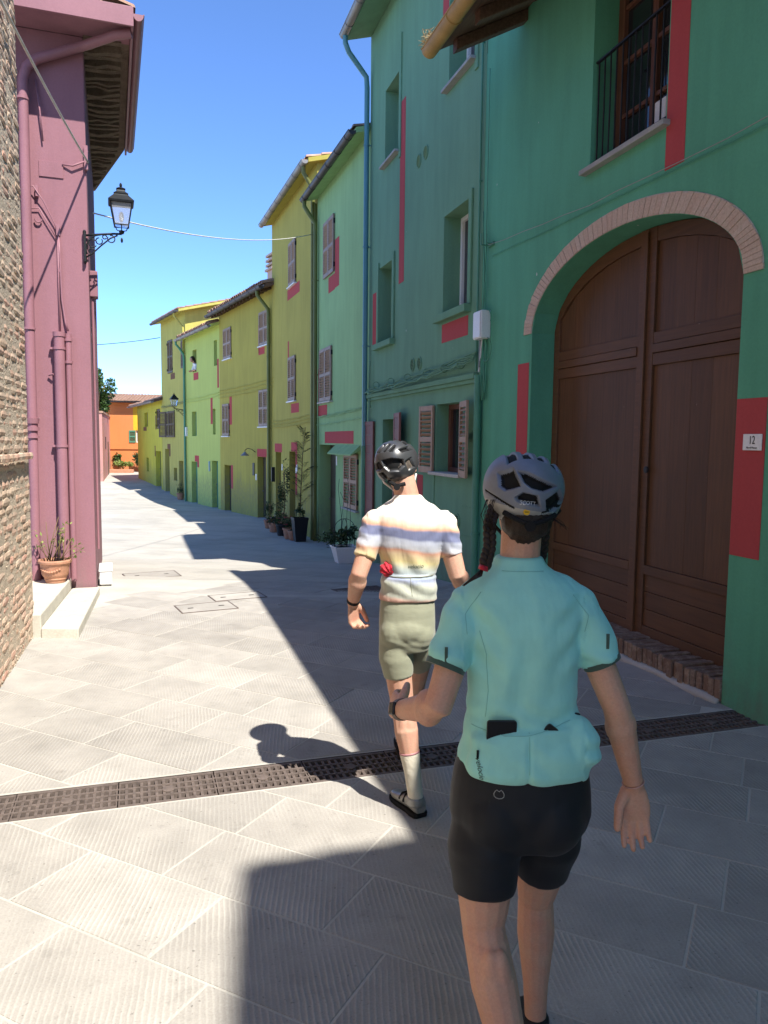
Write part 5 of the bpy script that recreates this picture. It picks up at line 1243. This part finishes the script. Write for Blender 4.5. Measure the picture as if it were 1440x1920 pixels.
for pts in ([(-.115,1.46),(-.155,1.40),(-.150,1.345)], [(-.118,1.36),(-.100,1.30),(-.092,1.2),(-.098,1.12)], [(.125,1.455),(.168,1.40),(.160,1.35)], [(.012,1.10),(.012,.985)], [(-.06,1.515),(.06,1.515)], [(-.13,1.098),(-.05,1.090),(.012,1.094),(.08,1.110),(.13,1.125)]): seam(bj, pts, .0009, M['mint_seam'], jw_)
for c, d, rr in ((LSE, Vector(LSE)-Vector(LSH), .0545), (RSE, Vector(RSE)-Vector(RSH), .0535)):
    d = d.normalized(); c = Vector(c); MB().tube([c-d*.006, c+d*.008], [rr,rr-.001], 24).build('cuff', M['mint_trim'], jw_, True, sharp=40)
q = MB(); q.tube([w(.307,2.037,1.545), w(.36,2.037,1.548)], .001, 4)
text_on(bj, 'velocio', .020, -.112, 1.0, R(-78), M['mint_trim'], jw_, shear=.25)
for x, z in ((-.205,1.30),(.222,1.33)):
    p = onback(bj, x, z)
    if p: MB().box(p.x-.004,p.x+.004,p.y-.002,p.y+.002,p.z-.02,p.z+.02).build('sleeve_tab', M['mint_trim'], jw_)
p = onback(bj, -.118, 1.035)
if p: MB().box(p.x-.003,p.x+.003,p.y-.003,p.y+.001,p.z-.012,p.z+.012).build('pocket_tab', M['helm_in'], jw_)
# shorts
s_ = MB(); s_.loft([ring(w(.384,2.045,z), rx, ry) for z,rx,ry in ((.75,.13,.09),(.80,.184,.114),(.84,.195,.122),(.90,.192,.124),(.96,.184,.118),(1.02,.168,.107))])
s_.ell(w(.312,2.00,.845), .10,.088,.11); s_.ell(w(.455,2.00,.845), .10,.088,.11); s_.ell(w(.384,2.0,.87), .14,.085,.09)
LHM = Vector(LH).lerp(Vector(LK),.70); RHM = Vector(RH).lerp(Vector(RK),.66)
s_.tube([Vector(LH)+Vector((0,0,.03)), Vector(LH).lerp(Vector(LK),.3), LHM], [.080,.104,.084], 24); s_.tube([Vector(RH)+Vector((0,0,.03)), Vector(RH).lerp(Vector(RK),.3), RHM], [.080,.101,.079], 24)
sw_ = remesh(s_, 'shorts', M['black_lycra'], Wm, .006, 14, lambda p: .0012*math.sin(p.z*60+p.x*20) if p.z < .74 else 0); bsw = bvh(sw_)
hp = []
for k in range(13):
    t = math.pi*2*k/12; x, z = -.062+.013*math.sin(t)*(1-.2*math.cos(t)), .935+.012*math.cos(t)-(.006 if k in (0,12) else 0); p = onback(bsw, x, z, .001); hp.append(p) if p else None
if len(hp) > 4: MB().tube(hp, .0012, 5).build('logo_loop', M['helm_low'], sw_, True)
# feet
for nm, A0, dirv in (('left', LA, Vector((.1,.9,-.45))), ('right', RA, Vector((.05,1,0)))):
    q = MB(); A0 = Vector(A0); d = dirv.normalized(); heel = A0-d*.06-Vector((0,0,.10 if nm == 'right' else .09)); shoe(q, heel, heel+d*.255); q.tube([A0-Vector((0,0,.06)), A0+Vector((0,0,.005))], [.046,.042], 18); remesh(q, 'shoe', M['black_lycra'], Wm, .006, 2)
# hair, braids
q = MB(); Mr = Matrix.Rotation(R(4),4,'Y'); q.ell(Vector(HC)+Vector((0,-.014,.0)), .080,.088,.096, 20, 14, 0, Mr); q.ell(w(.376,2.012,1.645), .068,.055,.055); q.capsule([w(.374,2.034,1.655), w(.370,2.030,1.615), w(.367,2.032,1.590)], [.066,.058,.036])
hair = remesh(q, 'hair', M['hair_w'], Wm, .006, 3, lambda p: .0010*math.sin(p.x*420+p.z*30))
def braid(pts, r, n, name, tie=None):
    q = MB(); P = [Vector(p) for p in pts]
    for k in range(n):
        t = k/(n-1)*(len(P)-1); i = min(int(t), len(P)-2); c = P[i].lerp(P[i+1], t-i); d = (P[i+1]-P[i]).normalized(); s = d.cross(Vector((0,1,0))).normalized(); sg = 1 if k % 2 else -1
        Mx = Matrix.Rotation(sg*R(32),4,'Y'); q.ell(c+s*sg*r*.45, r*.75, r*.8, r*1.15, 10, 8, 0, Mx)
    o = q.build(name, M['hair_w'], Wm, True)
    if tie: MB().tube([tie[0], tie[1]], r*1.0, 12).build('hair_tie', M['redcloth'], o, True)
    return o
braid([w(.292,2.03,1.67), w(.276,2.0,1.63), w(.276,1.985,1.575), w(.264,1.975,1.53)], .0135, 22, 'braid', (w(.262,1.975,1.530), w(.258,1.974,1.518)))
q = MB()
for k in range(30): a = random.uniform(-1,1); q.tube([w(.258,1.974,1.522), w(.245+a*.008,1.966,1.505), w(.215+a*.012,1.955+random.uniform(-.01,.01),1.487+a*.008)], [.003,.003,.001], 4)
q.build('braid_tail', M['hair_w'], Wm, True)
braid([w(.434,2.07,1.64), w(.436,2.075,1.60), w(.436,2.09,1.55), w(.43,2.115,1.50)], .012, 18, 'braid')
q = MB()
q2 = MB()
for k in range(9): x = random.uniform(.455,.470); q2.tube([w(x-.02,2.0,1.655), w(x,1.995,1.64), w(x+random.uniform(.0,.025),1.99,1.632+random.uniform(-.01,.004))], [.0012,.001,.0005], 3)
for k in range(16): x = random.uniform(.266,.29); q.tube([w(x,2.0,1.70), w(x-.012+random.uniform(-.008,.004),1.99,1.66), w(x-.002,1.985,1.62)], [.0008,.0008,.0005], 3)
q.build('loose_strands', M['hair_w'], Wm, True); q2.build('loose_strands', M['hair_w'], Wm, True)
# helmet: vents outlined as seen from behind
S_ = .107/270
def zp(L): return [((x-700)*S_, -(y-300)*S_) for x, y in L]
vb = [zp(L) for L in ([(482,222),(560,168),(614,268),(532,318),(496,300)], [(596,182),(650,176),(858,236),(778,276),(690,266),(640,240)], [(802,332),(892,258),(952,338),(884,412),(824,398)], [(600,350),(640,308),(735,314),(768,384),(690,376),(618,368)])]
vt = [[(x-.012,-.075),(x+.012,-.075),(x+.010,.07),(x-.010,.07)] for x in (-.055,-.016,.022,.058)]
rotW = Matrix.Rotation(R(9),4,'Y') @ Matrix.Rotation(R(3),4,'X')
def rimW(az): c = math.cos(az); return -.088 if c > .55 else (-.088+.075*((.55-c)/.75) if c > -.2 else -.013+.03*min(1, (-.2-c)/.8))
hw = helmet(Wm, w(.377,2.083,1.728), (.108,.140,.094,.100), rotW, vb, vt, [M['helm_w'], M['helm_in'], M['helm_low']], rimW, lambda p: -.045+(.0 if abs(p.x) > .05 else -.0), lambda p: 1-abs(p.z+.035+.018*math.cos(p.x*22))/.005 if p.y < -.03 and abs(p.x) > .035 else 0)
bh = bvh(hw)
text_on(bh, 'SCOTT', .0125, -.004, 1.728-.034, R(-6), M['white'], hw, shear=.2, off=.0022)
p = onback(bh, -.006, 1.728-.055, .0012)
if p:
    q = MB(); q.tube([p+Vector((0,.002,0)), p-Vector((0,.0012,0))], .0082, 18); q.build('round_badge', M['yellow'], hw); MB().box(p.x-.005,p.x+.005,p.y-.0022,p.y-.0013,p.z-.0009,p.z+.0009).build('badge_mark', ink, hw)
q = MB(); q.tube([w(.31,1.985,1.668), w(.345,1.957,1.650), w(.372,1.95,1.640), w(.41,1.957,1.650), w(.445,1.99,1.662)], .007, 8); q.tube([w(.372,1.958,1.637), w(.372,1.942,1.637)], .014, 14); q.build('fit_dial', M['helm_in'], hw, True, sharp=40)
q = MB(); q.tube([w(.285,2.05,1.67), w(.305,2.11,1.62), w(.34,2.15,1.585)], .005, 6); q.tube([w(.47,2.05,1.67), w(.45,2.11,1.62), w(.41,2.15,1.585)], .005, 6); q.build('chin_strap', M['helm_in'], hw, True)
# watch and bracelet
fd = (Vector(LWR)-Vector(LEL)).normalized(); c = Vector(LWR)-fd*.012
q = MB(); q.tube([c-fd*.011, c+fd*.011], .0315, 20); wt = q.build('watch', M['watch'], Wm, True, sharp=40)
sd = fd.cross(Vector((0,0,1))).normalized(); nrm = (Vector((-.9,-.35,.25))-fd*Vector((-.9,-.35,.25)).dot(fd)).normalized(); Mx = Matrix((tuple(fd)+(0,), tuple(fd.cross(nrm)*-1)+(0,), tuple(nrm)+(0,), (0,0,0,1))).transposed(); MB().obox(Matrix.Translation(c+nrm*.030) @ Mx, .032,.036,.010).build('watch_case', M['screen'], wt, bevel=.004)
rd = (Vector(RWR)-Vector(REL)).normalized(); c = Vector(RWR)-rd*.008; MB().tube([c+(Vector((math.cos(a),math.sin(a),0))-rd*rd.dot(Vector((math.cos(a),math.sin(a),0)))).normalized()*.0295+rd*.003*math.sin(a) for a in [2*math.pi*k/20 for k in range(21)]], .0022, 6).build('bracelet', M['pinkband'], Wm, True)
# phones in the pockets
def phone(label, x, z, wd, ht, rz):
    p = onback(bj, x, 1.145); t = Vector((x, p.y-.004 if p else -.1, z)); q = MB(); n_ = 20; rg = []
    for d in (-.004,.004): rg.append([(math.copysign(wd/2-.008,math.cos(a))+.008*math.cos(a), d, math.copysign(ht/2-.008,math.sin(a))+.008*math.sin(a)) for a in [2*math.pi*(k+.5)/n_ for k in range(n_)]])
    q.loft(rg); o = q.build('smartphone', M['phone'], None, bevel=.0015); o.location = W0+t; o.rotation_euler = (R(6),rz,0); return tag(o, label, 'phone', 'phones in the jersey pockets')
phone('black rounded phone sticking out of the left pocket of the mint jersey', -.058, 1.085, .078, .09, 0); phone('black phone corner poking from the middle pocket of the mint jersey', .062, 1.080, .05, .075, R(38)); phone('dark gadget end in the right pocket of the mint jersey', .145, 1.105, .022, .06, R(8))

# ---------------------------------------------------------------- the rider in stripes
M0 = Vector((.12,3.78,0)); Mm = thing('person', 'person in striped jersey and sage shorts walking ahead in the sunlight', 'person', M0)
def m_(x, y, z): return (x-M0.x, y-M0.y, z)
MT = [(1.59,.116,3.748,.064,.060),(1.568,.117,3.748,.080,.066),(1.545,.119,3.748,.116,.076),(1.52,.121,3.75,.152,.088),(1.49,.123,3.75,.176,.100),(1.43,.125,3.752,.184,.120),(1.35,.127,3.752,.170,.122),(1.27,.128,3.75,.146,.110),(1.20,.127,3.748,.135,.104),(1.14,.125,3.745,.138,.109),(1.075,.122,3.745,.144,.115)]
LSH, LEL, LWR = m_(-.042,3.74,1.448), m_(-.118,3.66,1.205), m_(-.150,3.76,1.045); RSH, REL, RWR = m_(.292,3.75,1.448), m_(.362,3.715,1.20), m_(.455,3.90,1.06)
LH, LK, LC, LA = m_(.052,3.725,.90), m_(.105,3.735,.52), m_(.122,3.695,.42), m_(.172,3.665,.11); RH, RK, RC, RA = m_(.190,3.77,.90), m_(.180,4.08,.53), m_(.170,4.14,.43), m_(.140,4.40,.11)
b = MB(); b.loft([ring(m_(x,y,z), rx-.012, ry-.012) for z,x,y,rx,ry in reversed(MT)]); b.loft([ring(m_(.12,3.745,z), rx, ry) for z,rx,ry in ((.82,.08,.06),(.90,.115,.085),(1.0,.115,.085),(1.1,.115,.085))])
b.capsule([m_(.118,3.75,1.48), m_(.112,3.752,1.58), m_(.085,3.765,1.68)], [.070,.060,.060]); HC = m_(.068,3.785,1.725); Mh = head(b, HC, 1.02, R(-16), R(-7))
V = Vector
for C0 in (LC, RC):
    for sx in (-.019,.019): b.ell(V(C0)+V((sx*.6,-.014,.008)), .036,.037,.092, 14, 10)
for E0, W_ in ((LEL,LWR),(REL,RWR)): b.ell(V(E0).lerp(V(W_),.22), .046,.044,.055, 14, 10)
b.capsule([LSH, V(LSH).lerp(V(LEL),.45), LEL, V(LEL).lerp(V(LWR),.3), LWR], [.053,.048,.041,.043,.028]); b.capsule([RSH, V(RSH).lerp(V(REL),.45), REL, V(REL).lerp(V(RWR),.3), RWR], [.056,.051,.044,.045,.029])
hand(b, LWR, (.06,.22,-1), (.55,.8,.1), (1,-.45,.1), (35,45,35), 1.05, thumb_out=.5); hand(b, RWR, (.3,.6,-.7), (-.6,.5,.3), (-.5,-.6,-.4), (30,40,30), 1.05)
b.capsule([LH, V(LH).lerp(V(LK),.5), V(LH).lerp(V(LK),.85), LK, LC, V(LC).lerp(V(LA),.5), LA], [.070,.068,.060,.054,.060,.043,.034]); b.capsule([RH, V(RH).lerp(V(RK),.5), V(RH).lerp(V(RK),.85), RK, RC, V(RC).lerp(V(RA),.5), RA], [.070,.074,.060,.054,.058,.043,.034])
remesh(b, 'body', M['skin_m'], Mm, .005, 2); face_marks(Mm, HC, 1.02, Mh, M['helm_in'])
j = MB(); j.loft([ring(m_(x,y,z), rx, ry) for z,x,y,rx,ry in reversed(MT)])
LSE, RSE = V(LSH).lerp(V(LEL),.66), V(RSH).lerp(V(REL),.62)
for a, c in ((LSH, LSE), (RSH, RSE)): j.capsule([a, V(a).lerp(V(c),.5)], [.067,.063]); j.tube([a, V(a).lerp(V(c),.5), c], [.067,.062,.054], 20)
j.loft([ring(m_(.124,3.712,z), r1, .085) for z, r1 in ((1.085,.122),(1.12,.129),(1.17,.127),(1.205,.116))])
def mf(p):
    x, z = p.x, p.z; f = 0
    if p.y < .05 and abs(x) < .2:
        k = max(0, min(1, (1.36-z)/.1))
        f += .0048*k*math.sin(x*58+z*34)*max(0, min(1, (z-1.19)/.03)); f += .0038*max(0, min(1, (1.19-z)/.02))*max(0, min(1, (z-1.085)/.03))*math.sin(x*30+z*75+1.2*math.sin(x*20)); f -= .006*math.exp(-((z-1.198)/.006)**2)
        f += .002*math.sin((x-z)*70)*max(0, min(1, (z-1.36)/.05))*min(1, abs(x)/.12)
    elif abs(x) >= .17: f += .0025*math.sin(z*110+x*40)
    return f
jm = remesh(j, 'jersey', M['stripes'], Mm, .005, 7, mf); bjm = bvh(jm)
text_on(bjm, 'velocio', .026, .035, 1.252, R(3), M['mint_trim'], jm, shear=.25)
seam(bjm, [(-.13,1.203),(-.05,1.200),(.05,1.202),(.13,1.205)], .002, M['sage'], jm); seam(bjm, [(.01,1.20),(.02,1.10)], .0014, M['sage'], jm)
s_ = MB(); s_.loft([ring(m_(.12,3.745,z), rx, ry) for z,rx,ry in ((.82,.11,.09),(.87,.135,.110),(.95,.140,.117),(1.03,.137,.113),(1.10,.130,.102))]); s_.ell(m_(.066,3.70,.915), .082,.078,.10); s_.ell(m_(.174,3.708,.915), .080,.076,.097); s_.ell(m_(.12,3.695,.935), .115,.080,.085)
LHM, RHM = V(LH).lerp(V(LK),.56), V(RH).lerp(V(RK),.56); s_.tube([V(LH)+V((0,0,.03)), V(LH).lerp(V(LK),.3), LHM], [.072,.087,.073], 24); s_.tube([V(RH)+V((0,0,.03)), V(RH).lerp(V(RK),.3), RHM], [.072,.087,.073], 24)
remesh(s_, 'shorts', M['sage'], Mm, .006, 9, lambda p: (.0009*math.sin(p.z*150+p.x*45+2*math.sin(p.x*30))*max(0, 1-abs(p.z-.87)/.05) if p.y < .02 else 0))
q = MB(); q.tube([V(LA)-V((0,0,.02)), V(LA).lerp(V(LC),.35), V(LA).lerp(V(LC),.66)], [.037,.041,.050], 20); q.build('sock', M['sock'], Mm, True, sharp=50); q = MB(); q.tube([V(LA).lerp(V(LC),.65), V(LA).lerp(V(LC),.68)], [.0505,.051], 20); q.build('sock_band', M['flower_pink'], Mm, True)
q = MB(); q.tube([V(RA)-V((0,0,.02)), V(RA).lerp(V(RC),.35), V(RA).lerp(V(RC),.66)], [.037,.041,.050], 20); q.build('sock', M['sock'], Mm, True, sharp=50)
for heel, toe, A0 in ((V((.195-M0.x,3.645-M0.y,.018)), V((.070-M0.x,3.875-M0.y,.015)), V(LA)), (V((.145-M0.x,4.34-M0.y,.018)), V((.12-M0.x,4.60-M0.y,.04)), V(RA))):
    q = MB(); shoe(q, heel, toe, .047, .078); q.tube([A0-V((0,0,.05)), A0-V((0,0,.012))], [.048,.043], 18); so_ = remesh(q, 'shoe', M['silver'], Mm, .005, 2)
    f = (toe-heel).normalized(); sd = f.cross(V((0,0,1))).normalized(); q = MB(); rg = []
    for t, ww in ((-.035,.5),(.0,.78),(.12,.9),(.3,.84),(.6,1.04),(.8,1.04),(.94,.8),(1.01,.4)): c = heel+f*(toe-heel).length*t; rg.append([c-sd*.049*ww-V((0,0,.017)), c+sd*.049*ww-V((0,0,.017)), c+sd*.050*ww+V((0,0,.006)), c-sd*.050*ww+V((0,0,.006))])
    q.loft(rg); q.build('sole', M['helm_in'], so_)
    q = MB()
    for t in (.38,.52): c = heel+f*(toe-heel).length*t; q.tube([c-sd*.044+V((0,0,.03)), c-sd*.025+V((0,0,.068 if t < .5 else .058)), c+sd*.025+V((0,0,.068 if t < .5 else .058)), c+sd*.044+V((0,0,.03))], .006, 6)
    q.build('strap', M['helm_in'], so_, True)
q = MB(); q.ell(V(HC)+V((0,-.012,.005)), .083,.098,.100, 20, 14, 0, Mh); q.ell(V(HC)+V((.005,-.06,-.035)), .05,.035,.035); remesh(q, 'hair', M['hair_m'], Mm, .007, 2, lambda p: .0015*math.sin(p.x*300+p.z*200))
S2 = .105/202
def zq(L): return [((x-612)*S2, -(y-350)*S2) for x, y in L]
vb = [zq(L) for L in ([(478,275),(540,200),(558,206),(512,282)], [(536,278),(596,205),(620,210),(576,284)], [(606,284),(650,222),(668,228),(646,288)], [(420,372),(500,362),(545,425),(500,450),(440,430)], [(540,362),(640,352),(735,365),(740,420),(690,470),(600,470),(556,425)], [(700,270),(760,230),(790,262),(730,296)], [(752,380),(790,340),(800,420),(764,460)], [(480,470),(540,470),(590,540),(540,545)])]
vt = [[(x-.010,-.07),(x+.010,-.07),(x+.008,.08),(x-.008,.08)] for x in (-.06,-.03,.0,.03,.06)]
hm = helmet(Mm, m_(.060,3.795,1.745), (.106,.142,.105,.105), Matrix.Rotation(R(-16),4,'Z') @ Matrix.Rotation(R(-6),4,'Y') @ Matrix.Rotation(R(-9),4,'X'), vb, vt, [M['helm_m'], M['helm_in'], M['helm_m']], lambda az: -.096 if math.cos(az) > .5 else (-.096+.08*((.5-math.cos(az))/.7) if math.cos(az) > -.2 else -.016+.03*min(1, (-.2-math.cos(az))/.8)), lambda p: -9)
q = MB(); q.tube([m_(.02,3.70,1.655), m_(.06,3.675,1.635), m_(.10,3.685,1.645)], .010, 8); q.tube([m_(.06,3.682,1.63), m_(.06,3.664,1.63)], .016, 14); q.build('fit_dial', M['helm_in'], hm, True, sharp=40)
q = MB(); q.tube([m_(.155,3.77,1.69), m_(.145,3.80,1.63), m_(.11,3.84,1.60)], .005, 6); q.tube([m_(-.03,3.80,1.70), m_(-.0,3.84,1.64), m_(.05,3.87,1.60)], .005, 6); q.build('chin_strap', M['white'], hm, True)
fd = (V(LWR)-V(LEL)).normalized(); c = V(LWR)-fd*.02; q = MB(); q.tube([c-fd*.008, c+fd*.008], .033, 18); wt = q.build('watch', M['helm_in'], Mm, True, sharp=40)
p = onback(bjm, -.098, 1.232, .0)
q = MB(); q.ell((0,0,0), .040,.026,.036, 20, 14); rj = remesh(q, 'rolled_jacket', M['redcloth'], None, .003, 1, lambda p: .0035*math.sin(math.atan2(p.z+.03,p.x-.02)*16)); rj.location = M0+(p if p else V((-.095,-.11,1.232))); tag(rj, 'crumpled red jacket stuffed in the striped jersey pocket', 'jacket')

# ---------------------------------------------------------------- a person leaning out of the apple green house
P0 = Matrix.Translation((-6.33,29.65,0)) @ Matrix.Rotation(R(118.5),4,'Z'); Pw = thing('person', 'dark-haired person in white leaning out of the green house window', 'person'); Pw.matrix_world = P0 @ Matrix.Translation((3.62,-.10,4.64)) @ Matrix.Rotation(R(0),4,'Z')
b = MB(); b.loft([ring((0,y,z), rx, ry) for z,y,rx,ry in ((-.45,-.28,.15,.10),(-.1,-.22,.15,.10),(.15,-.08,.17,.11),(.32,.05,.16,.09),(.38,.09,.07,.06))]); b.capsule([(0,.08,.34),(0,.14,.46)], [.055,.05]); head(b, (0,.19,.53), 1.0, R(30))
b.capsule([(-.17,.05,.28),(-.22,.12,.06),(-.02,.24,.05)], [.05,.042,.03]); b.capsule([(.17,.05,.28),(.22,.12,.06),(.05,.25,.05)], [.05,.042,.03]); hand(b, (-.02,.24,.05), (1,.1,0), (0,1,.2), (0,0,-1)); hand(b, (.05,.25,.05), (-1,.1,0), (0,1,.2), (0,0,-1))
remesh(b, 'body', M['skin_m'], Pw, .009, 2)
j = MB(); j.loft([ring((0,y,z), rx+.012, ry+.012) for z,y,rx,ry in ((-.44,-.28,.15,.10),(-.1,-.22,.15,.10),(.15,-.08,.17,.11),(.32,.05,.16,.09),(.36,.08,.08,.07))]); j.capsule([(-.17,.05,.28),(-.21,.10,.12)], [.066,.058]); j.capsule([(.17,.05,.28),(.21,.10,.12)], [.066,.058]); remesh(j, 'shirt', M['white'], Pw, .01, 3)
q = MB(); q.ell((0,.165,.56), .092,.105,.11); q.ell((0,.09,.46), .07,.05,.10); remesh(q, 'hair', M['hair_w'], Pw, .01, 2)
print('objects', len(bpy.data.objects))
